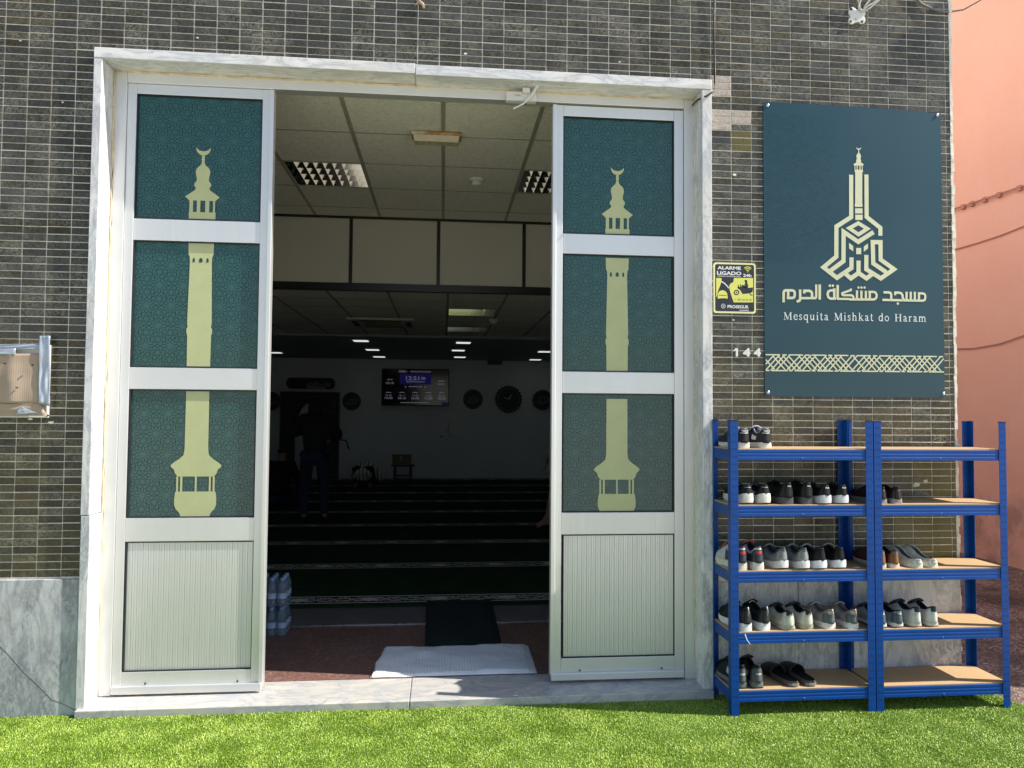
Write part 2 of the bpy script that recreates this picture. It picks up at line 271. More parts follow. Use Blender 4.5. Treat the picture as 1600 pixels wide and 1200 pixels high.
# ------------------------------------------------------------------ mesh helpers
class MB:
    def __init__(s): s.v = []; s.f = []; s.mi = []
    def add(s, vs, fs, mi=0):
        o = len(s.v); s.v.extend(tuple(v) for v in vs)
        for f in fs: s.f.append(tuple(i + o for i in f)); s.mi.append(mi)
        return s
    def box(s, x0, x1, y0, y1, z0, z1, mi=0):
        return s.add([(x0, y0, z0), (x1, y0, z0), (x1, y1, z0), (x0, y1, z0), (x0, y0, z1), (x1, y0, z1), (x1, y1, z1), (x0, y1, z1)],
                     [(0, 1, 5, 4), (1, 2, 6, 5), (2, 3, 7, 6), (3, 0, 4, 7), (4, 5, 6, 7), (3, 2, 1, 0)], mi)
    def tube(s, pts, r, n=8, mi=0, cap=True):
        pts = [Vector(p) for p in pts]; rs = r if isinstance(r, (list, tuple)) else [r] * len(pts)
        vs = []; up = Vector((0, 0, 1))
        for i, p in enumerate(pts):
            d = (pts[min(i + 1, len(pts) - 1)] - pts[max(i - 1, 0)]).normalized()
            a = d.cross(up if abs(d.z) < 0.95 else Vector((1, 0, 0))).normalized(); b = a.cross(d).normalized()
            for k in range(n):
                t = 2 * math.pi * k / n; vs.append(p + (a * math.cos(t) + b * math.sin(t)) * rs[i])
        fs = [(i * n + k, i * n + (k + 1) % n, (i + 1) * n + (k + 1) % n, (i + 1) * n + k) for i in range(len(pts) - 1) for k in range(n)]
        if cap: fs += [tuple(range(n))[::-1], tuple(range((len(pts) - 1) * n, len(pts) * n))]
        return s.add(vs, fs, mi)
    def lathe(s, prof, c=(0, 0, 0), n=20, mi=0, axis='z'):
        vs = []
        for r, h in prof:
            for k in range(n):
                t = 2 * math.pi * k / n; a, b = r * math.cos(t), r * math.sin(t)
                vs.append((c[0] + a, c[1] + b, c[2] + h) if axis == 'z' else (c[0] + a, c[1] - h, c[2] + b))
        m = len(prof)
        fs = [(i * n + k, i * n + (k + 1) % n, (i + 1) * n + (k + 1) % n, (i + 1) * n + k) for i in range(m - 1) for k in range(n)]
        fs += [tuple(range(n))[::-1], tuple(range((m - 1) * n, m * n))]
        return s.add(vs, fs, mi)
    def poly(s, pts, y, mi=0):          # flat polygon in the x-z plane facing -y
        pts = list(pts); a = sum(pts[i][0] * pts[(i + 1) % len(pts)][1] - pts[(i + 1) % len(pts)][0] * pts[i][1] for i in range(len(pts)))
        if a < 0: pts = pts[::-1]
        return s.add([(p[0], y, p[1]) for p in pts], [tuple(range(len(pts)))], mi)
    def prism(s, pts, y0, y1, mi=0):    # polygon extruded along y
        pts = list(pts); a = sum(pts[i][0] * pts[(i + 1) % len(pts)][1] - pts[(i + 1) % len(pts)][0] * pts[i][1] for i in range(len(pts)))
        if a < 0: pts = pts[::-1]
        n = len(pts)
        vs = [(p[0], y0, p[1]) for p in pts] + [(p[0], y1, p[1]) for p in pts]
        fs = [tuple(range(n)), tuple(range(2 * n - 1, n - 1, -1))] + [(i, i + n, (i + 1) % n + n, (i + 1) % n) for i in range(n)]
        return s.add(vs, fs, mi)
    def ribbon(s, pts, wd, y, mi=0, closed=False):   # mitred stroke in the x-z plane facing -y
        p = [Vector((a[0], a[1])) for a in pts]; n = len(p); L = []; Rr = []
        for i in range(n):
            a = p[i - 1] if (i > 0 or closed) else None; c = p[(i + 1) % n] if (i < n - 1 or closed) else None
            d1 = (p[i] - a).normalized() if a is not None else None; d2 = (c - p[i]).normalized() if c is not None else None
            if d1 is None: d1 = d2
            if d2 is None: d2 = d1
            n1 = Vector((-d1.y, d1.x)); n2 = Vector((-d2.y, d2.x)); m = n1 + n2
            if m.length < 1e-4: m = n1
            m.normalize(); k = min(2.2, 1 / max(0.25, m.dot(n1)))
            L.append(p[i] + m * k * wd / 2); Rr.append(p[i] - m * k * wd / 2)
        vs = [(q.x, y, q.y) for q in L] + [(q.x, y, q.y) for q in Rr]
        fs = [(i, n + i, n + (i + 1) % n, (i + 1) % n) for i in range(n if closed else n - 1)]
        return s.add(vs, fs, mi)
    def seg_grid(s, nx, ny, fn, mi=0, closed_u=False):
        vs = [fn(i / nx, j / ny) for j in range(ny + 1) for i in range(nx + 1)]
        fs = [(j * (nx + 1) + i, j * (nx + 1) + i + 1, (j + 1) * (nx + 1) + i + 1, (j + 1) * (nx + 1) + i) for j in range(ny) for i in range(nx)]
        return s.add(vs, fs, mi)

def wloc(o):
    v = Vector((0, 0, 0))
    while o is not None: v += o.location; o = o.parent
    return v

def obj(name, mb, mats, parent=None, smooth=False, bevel=0.0, attr=None, local=False):
    me = bpy.data.meshes.new(name)
    off = wloc(parent) if (parent is not None and not local) else Vector((0, 0, 0))
    me.from_pydata([(v[0] - off.x, v[1] - off.y, v[2] - off.z) for v in mb.v], [], mb.f)
    mats = mats if isinstance(mats, (list, tuple)) else [mats]
    for m in mats: me.materials.append(M[m] if isinstance(m, str) else m)
    if len(mats) > 1: me.polygons.foreach_set('material_index', mb.mi)
    if smooth:
        me.polygons.foreach_set('use_smooth', [True] * len(me.polygons))
        if smooth is not True: me.set_sharp_from_angle(angle=math.radians(smooth))
    o = bpy.data.objects.new(name, me); COL.objects.link(o)
    if parent is not None: o.parent = parent
    if bevel:
        md = o.modifiers.new('bevel', 'BEVEL'); md.width = bevel; md.segments = 2; md.limit_method = 'ANGLE'; md.angle_limit = math.radians(40)
    if attr is not None:
        a = me.attributes.new('rnd', 'FLOAT', 'FACE'); a.data.foreach_set('value', np.asarray(attr, dtype=np.float32))
    me.update()
    return o

def tag(o, label, cat, group=None):
    o['label'] = label; o['category'] = cat
    if group: o['group'] = group
    return o
def thing(name, label, cat, loc=(0, 0, 0), group=None):
    o = bpy.data.objects.new(name, None); COL.objects.link(o); o.location = loc; o.empty_display_size = 0.1
    return tag(o, label, cat, group)
def struct(name, mb, mats, **kw):
    o = obj(name, mb, mats, **kw); o['kind'] = 'structure'; return o
def xz(px, py, y):
    p = P(px, py, y); return (p.x, p.z)

def text_mb(body, x0, x1, z0, z1, y, mb=None, mi=0, bold=0.0):
    """built-in font outline fitted in the x-z rectangle, facing -y"""
    cu = bpy.data.curves.new('t', 'FONT'); cu.body = body; cu.size = 1.0; cu.offset = bold; cu.resolution_u = 3
    ob = bpy.data.objects.new('t', cu); COL.objects.link(ob)
    dg = bpy.context.evaluated_depsgraph_get(); me = ob.evaluated_get(dg).to_mesh()
    vs = [v.co.copy() for v in me.vertices]; fs = [tuple(p.vertices) for p in me.polygons]
    ob.evaluated_get(dg).to_mesh_clear(); bpy.data.objects.remove(ob); bpy.data.curves.remove(cu)
    mb = mb or MB()
    if not vs: return mb
    ax, bx = min(v.x for v in vs), max(v.x for v in vs); ay, by = min(v.y for v in vs), max(v.y for v in vs)
    mb.add([(x0 + (v.x - ax) / (bx - ax) * (x1 - x0), y, z0 + (v.y - ay) / (by - ay) * (z1 - z0)) for v in vs], fs, mi)
    return mb

def circ(cx, cz, r, n=20, a0=0, a1=2 * math.pi):
    return [(cx + r * math.cos(a0 + (a1 - a0) * k / n), cz + r * math.sin(a0 + (a1 - a0) * k / n)) for k in range(n if abs(a1 - a0 - 2 * math.pi) < 1e-6 else n + 1)]

# girih lattice (polygons in contact on a 4.6.12 tiling), as a list of segments covering a rectangle
def girih(x0, x1, z0, z1, a, theta=math.radians(62)):
    segs = []; D = a * (2 + math.sqrt(3)) + a
    def star(cx, cz, n, rot):
        ap = a / (2 * math.tan(math.pi / n)); R = a / (2 * math.sin(math.pi / n))
        vv = [Vector((cx + R * math.cos(rot + 2 * math.pi * k / n), cz + R * math.sin(rot + 2 * math.pi * k / n))) for k in range(n)]
        mids = [(vv[k] + vv[(k + 1) % n]) / 2 for k in range(n)]
        for k in range(n):
            e = (vv[(k + 1) % n] - vv[k]).normalized(); inn = Vector((-e.y, e.x))
            e2 = (vv[(k + 2) % n] - vv[(k + 1) % n]).normalized(); inn2 = Vector((-e2.y, e2.x))
            d1 = e * math.cos(theta) + inn * math.sin(theta); d2 = -e2 * math.cos(theta) + inn2 * math.sin(theta)
            p, q = mids[k], mids[(k + 1) % n]; den = d1.x * d2.y - d1.y * d2.x
            if abs(den) < 1e-6: continue
            t = ((q.x - p.x) * d2.y - (q.y - p.y) * d2.x) / den; m = p + d1 * t
            segs.append((p, m)); segs.append((m, q))
            if n == 12: segs.append((m, Vector((cx, cz)) + (m - Vector((cx, cz))) * 0.45))
    rows = int((z1 - z0) / (D * math.sqrt(3) / 2)) + 3; cols = int((x1 - x0) / D) + 3
    for j in range(-1, rows):
        for i in range(-1, cols):
            cx = x0 + D * (i + 0.5 * (j % 2)); cz = z0 + D * math.sqrt(3) / 2 * j
            star(cx, cz, 12, math.pi / 12)
            for k in range(3):
                t = math.pi / 3 * k; star(cx + D / 2 * math.cos(t), cz + D / 2 * math.sin(t), 4, t + math.pi / 4)
            for k in range(2):
                t = math.pi / 6 + math.pi / 3 * k; star(cx + D / math.sqrt(3) * math.cos(t), cz + D / math.sqrt(3) * math.sin(t), 6, t + 0 * math.pi / 6)
    out = []
    for p, q in segs:   # clip
        t0, t1 = 0.0, 1.0; d = q - p; ok = True
        for pp, dd, lo, hi in ((p.x, d.x, x0, x1), (p.y, d.y, z0, z1)):
            if abs(dd) < 1e-9:
                if pp < lo or pp > hi: ok = False
            else:
                a_, b_ = (lo - pp) / dd, (hi - pp) / dd
                if a_ > b_: a_, b_ = b_, a_
                t0, t1 = max(t0, a_), min(t1, b_)
        if ok and t0 < t1: out.append((p + d * t0, p + d * t1))
    return out
def girih_mb(x0, x1, z0, z1, a, wd, y, keep=None):
    mb = MB()
    for p, q in girih(x0, x1, z0, z1, a):
        if keep and not keep(p): continue
        mb.ribbon([p, q], wd, y)
    return mb

# ================================================================== SETTING
CX = 2.925            # right corner of the mosque front
ZF = 0.05             # interior floor level
def build_ground():
    struct('ground', MB().box(-900, 900, -900, 900, -0.6, -0.020), 'pave')
    struct('gravel_path', MB().box(2.6, 5.9, -0.62, 30, -0.3, -0.008), 'gravel')
    # turf sheet with a slightly wavy surface (flat-laid artificial grass), right edge cut at an angle
    def edge(y): return 3.06 + max(0.0, (-0.20 - y)) * 0.55
    mb = MB(); xs = np.linspace(0, 1, 60); ys = np.linspace(-2.4, -0.055, 26)
    def fn(u, v):
        y = -2.4 + v * (2.4 - 0.012); x = -5 + u * (edge(y) + 5)
        return (x, y, 0.004 * mnoise.noise(Vector((x * 2.2, y * 2.2, 0))))
    mb.seg_grid(90, 30, fn)
    struct('lawn_backing', mb, 'turf_base', smooth=True)
    # blades
    def blades(n, xa, xb, ya, yb, hmin, hmax, wd):
        x = rng.uniform(xa, xb, n); y = rng.uniform(ya, yb, n)
        ok = x < 3.045 + np.maximum(0, -0.20 - y) * 0.55
        ok &= ~((y > -0.068) & (x > -1.83) & (x < 1.49)); x, y = x[ok], y[ok]; n = len(x)
        clump = np.array([mnoise.noise(Vector((a * 9, b * 9, 1.7))) for a, b in zip(x, y)])
        ang = rng.uniform(0, 2 * np.pi, n); lean = rng.uniform(0.3, 1.5, n); la = rng.normal(0.9, 1.2, n) + clump * 2
        h = rng.uniform(hmin, hmax, n) * (1 + 0.10 * clump); wv = wd * rng.uniform(0.7, 1.3, n)
        dx, dy = np.cos(ang) * wv / 2, np.sin(ang) * wv / 2
        lx, ly = np.cos(la) * lean * h, np.sin(la) * lean * h
        z0 = np.full(n, -0.003)
        V = np.stack([np.stack([x - dx, y - dy, z0], 1), np.stack([x + dx, y + dy, z0], 1),
                      np.stack([x + lx * .45 + dx * .8, y + ly * .45 + dy * .8, h * .68], 1), np.stack([x + lx * .45 - dx * .8, y + ly * .45 - dy * .8, h * .68], 1),
                      np.stack([x + lx, y + ly, h * rng.uniform(.72, 1.0, n)], 1)], 1).reshape(-1, 3)
        val = np.clip(0.5 + 0.16 * clump + rng.normal(0, 0.24, n), 0, 1)
        return V, val
    parts = [blades(380000, -2.9, 3.6, -1.15, -0.02, 0.005, 0.0090, 0.0027), blades(60000, -4.5, 4.2, -2.38, -1.1, 0.009, 0.015, 0.006)]
    V = np.concatenate([p[0] for p in parts]); val = np.concatenate([p[1] for p in parts]); n = len(val)
    me = bpy.data.meshes.new('artificial_grass')
    me.vertices.add(len(V)); me.vertices.foreach_set('co', V.astype(np.float32).ravel())
    b0 = np.arange(n)[:, None] * 5
    loops = np.concatenate([b0 + np.array([[0, 1, 2, 3]]), b0 + np.array([[3, 2, 4]])], 1).ravel()
    me.loops.add(len(loops)); me.loops.foreach_set('vertex_index', loops.astype(np.int32))
    starts = (np.arange(n)[:, None] * 7 + np.array([[0, 4]])).ravel()
    me.polygons.add(2 * n); me.polygons.foreach_set('loop_start', starts.astype(np.int32))
    a = me.attributes.new('rnd', 'FLOAT', 'FACE'); a.data.foreach_set('value', np.repeat(val, 2).astype(np.float32))
    me.materials.append(M['blade']); me.update(calc_edges=True)
    o = bpy.data.objects.new('artificial_grass', me); COL.objects.link(o)
    o['kind'] = 'stuff'; tag(o, 'short bright green artificial grass laid in front of the doorway', 'grass')

def build_mosque():
    T = thing('mosque_building', 'mosque front clad in small dark olive glazed tiles around a wide white marble doorway', 'building', (0.5, 0, 0))
    wl = MB(); T0, ZT = -5.2, 9.0       # grout-faced masonry with the door opening
    wl.box(T0, -1.80, 0.0, 0.25, -0.1, ZT); wl.box(1.455, CX, 0.0, 0.25, -0.1, ZT); wl.box(-1.80, 1.455, 0.0, 0.25, 3.375, ZT)
    obj('front_wall', wl, 'grout', T)
    sw = MB(); sw.box(CX - 0.22, CX + 0.004, 0.25, 12.9, -0.1, ZT); sw.box(T0, T0 + 0.2, 0.25, 12.9, -0.1, ZT); sw.box(T0, CX, 12.45, 12.9, -0.1, ZT - .002); obj('side_wall', sw, 'sidewall', T)  # unseen; built tall and pale to bounce sun onto the salmon wall
    obj('roof', MB().box(T0 - 0.05, CX + 0.03, 0.02, 12.95, ZT, ZT + 0.2), 'mortar', T)
    # ragged render edge down the right corner
    e = MB(); z = -0.02; k = 0
    while z < ZT:
        h = random.uniform(0.02, 0.06); wd = random.uniform(0.006, 0.020) + 0.004 * math.sin(z * 3)
        e.box(CX - 0.010, CX + wd * .6, -0.006 + random.uniform(-.004, .004), 0.05, z, min(ZT, z + h)); z += h
    obj('corner_render', e, 'grout', T)
    # individual tiles
    tw, th, g = 0.1173, 0.03885, 0.0044
    mb = MB(); vals = []
    x_0 = 1.4835 - tw * 60; z_0 = 1.4992 - th * 40
    patch = [P(1140, 128, 0), P(1133, 172, 0), P(1160, 178, 0), P(1136, 190, 0)]
    lm = lambda x, z: mnoise.noise(Vector((x * 0.9, z * 0.9, 4)))
    for i in range(75):
        xa = x_0 + i * tw; xb = xa + tw
        for j in range(236):
            za = z_0 + j * th; zb = za + th
            if za < (0.672 if xa < 0 else 0.612): continue
            if zb > ZT or xa < T0 + .1: continue
            a, b_, c, d = xa + g / 2, min(xb - g / 2, CX - 0.006 - random.uniform(0, .006)), za + g / 2, zb - g / 2
            if b_ - a < 0.012: continue
            if zb > 0 and za < 3.41 and xb > -1.815 and xa < 1.473:
                if xa < -1.815 and xb > -1.815 and za < 3.395: b_ = min(b_, -1.818)
                elif xb > 1.473 and xa < 1.473 and za < 3.395: a = max(a, 1.477)
                elif za >= 3.365 and zb > 3.41: c = max(c, 3.408)
                else: continue
            if b_ - a < 0.012 or d - c < 0.008: continue
            cxm, czm = (a + b_) / 2, (c + d) / 2
            r = random.random(); 
            r = min(1.0, max(0.0, 0.5 * r + 0.25 + 0.35 * lm(cxm, czm) + (0.16 if czm > 1.9 else -0.30 if cxm < 0 else -.16)))
            if abs(cxm - 1.54) < 0.06 and (abs(czm - 3.378) < 0.055 or abs(czm - 3.19) < .075): r = 2.0
            if abs(cxm - 1.66) < 0.06 and abs(czm - 3.20) < 0.035: r = 2.0
            if 1.6 < cxm < 1.715 and 3.00 < czm < 3.115: r = 1.5
            if (cxm > 2.66 and 0.62 < czm < 1.30) or (cxm > 2.53 and 0.62 < czm < 1.02): r = 1.5 if random.random() < .93 else 0.4
            if cxm > 2.75 and 0.62 < czm < 0.74 and cxm > 2.88: r = 2.0
            dep = 0.0030 + random.uniform(0, 0.0012)
            tx, tz = random.gauss(0, 0.0022), random.gauss(0, 0.0040)      # hand-laid: every tile tilts a little
            jx, jz = random.gauss(0, 0.0004), random.gauss(0, 0.0005)
            def fy(x, z): return -dep + tx * (x - cxm) + tz * (z - czm)
            bv = 0.0018; a += jx; b_ += jx; c += jz; d += jz
            o = [(a, 0.001, c), (b_, 0.001, c), (b_, 0.001, d), (a, 0.001, d)]
            q = [(a, fy(a, c) + .0016, c), (b_, fy(b_, c) + .0016, c), (b_, fy(b_, d) + .0016, d), (a, fy(a, d) + .0016, d)]
            t = [(a + bv, fy(a, c), c + bv), (b_ - bv, fy(b_, c), c + bv), (b_ - bv, fy(b_, d), d - bv), (a + bv, fy(a, d), d - bv)]
            fs = [(8, 9, 10, 11)] + [(k, (k + 1) % 4, (k + 1) % 4 + 4, k + 4) for k in range(4)] + [(k + 4, (k + 1) % 4 + 4, (k + 1) % 4 + 8, k + 8) for k in range(4)]
            mb.add(o + q + t, fs); vals += [r] * 9
    o = obj('tile_cladding', mb, 'tile', T, attr=vals)
    # chipped mortar blobs and filler smears on the cladding
    for (px, py, s) in [(309, 59, 2.5), (32, 64, 1.6), (968, 97, 2.2), (1148, 273, 4), (1146, 500, 2), (48, 655, 3.5), (80, 660, 4), (727, 84, 3), (1432, 758, 7), (1446, 751, 5), (1497, 696, 6), (98, 160, 1.8)]:
        p = P(px, py, -0.004); rr = s / 300
        prof = [(p.x + rr * math.cos(t) * random.uniform(.5, 1.3), p.z + 0.55 * rr * math.sin(t) * random.uniform(.5, 1.3)) for t in np.linspace(0, 2 * math.pi, 9)[:-1]]
        obj('mortar_chip', MB().prism(prof, -0.0065, 0.0), 'grout', T)
    # marble plinth slabs
    obj('plinth_slab', MB().box(-3.4, -1.819, -0.022, -0.001, -0.05, 0.676), 'plinth', T, bevel=0.002)
    obj('plinth_slab', MB().box(T0, -3.404, -0.022, -0.001, -0.05, 0.676), 'plinth', T, bevel=0.002)
    ck = MB().ribbon([xz(px, py, -.0225) for px, py in ((-20, 992), (10, 1020), (38, 1052), (62, 1074), (80, 1093), (98, 1100), (118, 1110))], .0035, -.0226)
    obj('crack', ck, 'greyfloor', T)
    xs = [1.476, P(1249, 950, -.02).x, P(1381, 950, -.02).x, 2.93]
    for k in range(3): obj('plinth_slab', MB().box(xs[k] + .001, xs[k + 1] - .001, -0.0105, -0.001, -0.05, 0.612), 'plinth2' if k < 2 else 'plinth', T, bevel=0.002)
    # door surround
    sur = obj('door_surround', MB().box(-1.815, -0.17, -0.042, 0.13, 3.349, 3.404), 'marble_lintel', T, bevel=0.003)
    obj('lintel', MB().box(-0.168, 1.4735, -0.042, 0.13, 3.343, 3.399), 'marble_lintel', sur, bevel=0.003)
    obj('jamb', MB().box(-1.815, -1.773, -0.040, 0.13, 0.998, 3.3475), 'marble', sur, bevel=0.003)
    obj('jamb', MB().box(-1.812, -1.768, -0.040, 0.13, 0.0335, 0.995), 'marble', sur, bevel=0.003)
    obj('jamb', MB().box(1.4175, 1.4735, -0.040, 0.13, 0.045, 3.3415), 'marble', sur, bevel=0.003)
    # threshold, two slabs
    def slab(xa, xb, zl, zr):
        m = MB(); m.add([(xa, -.064, -.05), (xb, -.064, -.05), (xb, .235, -.05), (xa, .235, -.05), (xa, -.064, zl), (xb, -.064, zr), (xb, .235, zr + .012), (xa, .235, zl + .012)],
                        [(0, 1, 5, 4), (1, 2, 6, 5), (2, 3, 7, 6), (3, 0, 4, 7), (4, 5, 6, 7), (3, 2, 1, 0)])
        obj('threshold', m, 'threshold', T, bevel=0.004)
    slab(-1.806, -0.158, 0.036, 0.038); slab(-0.155, 1.467, 0.038, 0.046)
    # aluminium door frame
    al = MB(); al.box(-1.765, -1.706, 0.098, 0.165, 0.045, 3.342); al.box(1.362, 1.420, 0.098, 0.165, 0.052, 3.338); al.box(-1.705, 1.361, 0.098, 0.165, 3.288, 3.342)
    fr = obj('door_frame', al, 'alu', T, bevel=0.002)
    se = MB()
    def bead(p, q, r):
        n = 60; p, q = Vector(p), Vector(q)
        se.tube([p.lerp(q, k / n) + Vector((random.gauss(0, r * .25), random.gauss(0, r * .2), random.gauss(0, r * .25))) for k in range(n + 1)], [r * random.uniform(.7, 1.25) for _ in range(n + 1)], 6)
    bead((-1.770, .096, .05), (-1.770, .096, 3.34), .0070); bead((1.4185, .096, .06), (1.4185, .096, 3.34), .0045); bead((-1.77, .097, 3.346), (1.42, .097, 3.341), .006)
    obj('sealant', se, 'seal', T, smooth=True)
    # black supply cable down the right of the lintel
    pts = [P(1117, -40, -.02), P(1116, 60, -.014), P(1117, 128, -.016), P(1115, 143, -.05), P(1104, 150, -.05), P(1090, 156, .0), P(1082, 164, .09)]
    obj('door_cable', MB().tube(pts, 0.0045, 6), 'black', T, smooth=True)

def build_leaf(label, x0, x1, z0, z1, panes, pcx, px_dz):
    T = thing('door_leaf', label, 'door', ((x0 + x1) / 2, 0.13, z0), 'aluminium door leaves')
    yf = 0.108; yb = 0.150
    px0, px1 = panes[0][0], panes[0][1]
    fr = MB()
    fr.box(x0, px0, yf, yb, z0 + .03, z1); fr.box(px1, x1, yf, yb, z0 + .03, z1)
    zs = [z1] + [v for p in panes for v in (p[3], p[2])] + [z0 + .03]
    for k in range(0, len(zs), 2): fr.box(px0, px1, yf + .0015, yb, zs[k + 1], zs[k])
    obj('frame', fr, 'alu', T, bevel=0.003)
    # raised bead along the meeting stile
    inner = x1 if x0 < 0 else x0; s = -1 if x0 < 0 else 1
    obj('edge_strip', MB().box(min(inner, inner + s * .022), max(inner, inner + s * .022), yf - .012, yf - .0005, z0 + .03, z1 - .002), 'alu', T, bevel=0.003)
    rail = MB().box(x0 + .004, x1 - .004, yf - .022, yf - .001, z0 + .008, z0 + .048)
    rl = obj('bottom_rail', rail, 'alu', T, bevel=0.004)
    for fx in (.22, .83): obj('screw', MB().lathe([(.005, 0), (.005, .003), (.002, .004)], (x0 + (x1 - x0) * fx, yf - .001, z0 + .056), 8, axis='y'), 'black', T)
    zl = [p[2] for p in panes]
    for k, (a, b, c, d) in enumerate(panes):
        ga = MB(); t = .006
        ga.box(a, b, yf + .004, yf + .02, d - t, d); ga.box(a, b, yf + .004, yf + .02, c, c + t); ga.box(a, a + t, yf + .004, yf + .02, c + t, d - t); ga.box(b - t, b, yf + .004, yf + .02, c + t, d - t)
        if k < 3:
            pn = obj('glass_pane', MB().box(a + t, b - t, yf + .016, yf + .024, c + t, d - t), 'film', T)
            obj('gasket', ga, 'gasket', pn)
            obj('star_pattern', girih_mb(a + t + .002, b - t - .002, c + t + .002, d - t - .002, 0.0265, 0.0022, yf + .0152), 'film_line', pn)
            y = yf + .0142; m = MB()
            # minaret outline, traced once on the left leaf (x as half-width, z in world)
            cx0 = -1.310
            def H(zp, hw): return (zp, hw)
            def zz(yp): return P(311, yp, yf + .014).z + px_dz
            kx = 1 / 300.6 * 1.0
            def outline(rows):          # rows: (photo y, half width in photo px)
                L = [(pcx - hw * 0.003325, zz(yp)) for yp, hw in rows]; R = [(pcx + hw * 0.003325, zz(yp)) for yp, hw in rows]
                for q in range(len(rows) - 1): m.add([(L[q][0], y, L[q][1]), (R[q][0], y, R[q][1]), (R[q + 1][0], y, R[q + 1][1]), (L[q + 1][0], y, L[q + 1][1])], [(3, 2, 1, 0)])
            def rect(xa, xb, ya, yb_, mi=0, yy=None):
                m.add([(pcx + xa * .003325, yy or y, zz(yb_)), (pcx + xb * .003325, yy or y, zz(yb_)), (pcx + xb * .003325, yy or y, zz(ya)), (pcx + xa * .003325, yy or y, zz(ya))], [(0, 1, 2, 3)], mi)
            if k == 0:
                s8 = 1 / 8.571; up = 220
                out = []; n = 14     # crescent
                for q in range(n + 1):
                    t = math.pi * (1.06 + 0.88 * q / n); out.append((0 + 98 * math.cos(t), 95 - 100 * math.sin(t) * 1.0 - 0))
                inn = []
                for q in range(n + 1):
                    t = math.pi * (1.06 + 0.88 * q / n); inn.append((97 * math.cos(t), 72 - 66 * math.sin(t)))
                for q in range(n):
                    quad = [out[q], out[q + 1], inn[q + 1], inn[q]]
                    m.add([(pcx + u * s8 * .003325, y, zz(up + v * s8)) for u, v in quad], [(0, 1, 2, 3)])
                outline([(up + a_ * s8, h_ * s8) for a_, h_ in [(190, 22), (205, 18), (212, 24), (222, 18), (236, 17), (245, 23), (256, 23), (264, 16), (285, 19), (310, 25), (325, 34), (342, 54), (360, 75), (380, 88), (405, 97), (435, 97), (460, 91), (490, 84), (525, 81), (545, 88), (562, 104), (580, 114), (602, 113), (618, 102), (630, 92), (652, 96), (672, 118), (700, 160), (728, 200), (748, 230), (760, 226), (772, 206), (785, 192), (800, 180)]])
                yb0 = up + 800 * s8; yb1 = up + 955 * s8
                for xa, xb in ((-172, -124), (-73, -26), (40, 95), (146, 172)): rect(xa * s8, xb * s8, yb0, yb1)
                for xc, hw in ((-98, 26), (7, 34), (120, 26)):      # arched heads of the three openings
                    pass
                rect(-178 * s8, 182 * s8, yb1, up + 1046 * s8)
            if k == 1:
                outline([(379.5, 20), (397, 19.6), (402, 17.6), (410, 17.2), (418, 17.4), (505, 19.2)])
                outline([(505, 19.2), (511, 18.2), (514, 20), (520, 20), (524, 18.6), (572.5, 18.3)])
                for xc, hw in ((-11, 1.6), (0, 2.6), (10.5, 1.6)):
                    m.add([(pcx + (xc + u) * .003325, y - .001, zz(v)) for u, v in [(-hw, 410), (hw, 410), (hw, 405), (0, 402.5), (-hw, 405)]], [(0, 1, 2, 3, 4)], 1)
            if k == 2:
                outline([(611.5, 18), (700, 18.3), (706, 18.8), (711.5, 20), (717, 26), (723, 35), (727, 39.5), (730, 38.5), (733.5, 34), (739, 32.5), (743, 29.5), (744.5, 28)])
                for xa, xb in ((-30, -27), (-24, -20.5), (-1.2, 1.6), (20.5, 23.5), (26.5, 29.5)): rect(xa, xb, 744.5, 768)
                outline([(768, 30.5), (770, 31.5), (780, 32.6), (789, 32.4), (795, 30), (800, 25.5), (803, 23.2), (807, 23)])
            obj('minaret_print', m, ['print', 'print_dark'], pn)
        else:
            pb = MB(); n = 24; wd = (b - a - 2 * t) / n     # ribbed aluminium panel
            for q in range(n):
                xa = a + t + q * wd
                pf = ((0, .0150), (.05, .0118), (.40, .0118), (.44, .0140), (.50, .0140), (.54, .0118), (.93, .0118), (1.0, .0150))
                o_ = len(pb.v)
                for zq in (c + t, d - t): pb.v += [(xa + wd * u_, yf + v_, zq) for u_, v_ in pf]
                for k2 in range(7): pb.f.append((o_ + k2, o_ + k2 + 1, o_ + k2 + 9, o_ + k2 + 8)); pb.mi.append(0)
            pb.box(a + t, b - t, yf + .0165, yf + .025, c + t, d - t)
            pn = obj('ribbed_panel', pb, 'alu', T); obj('gasket', ga, 'gasket', pn)
    return T

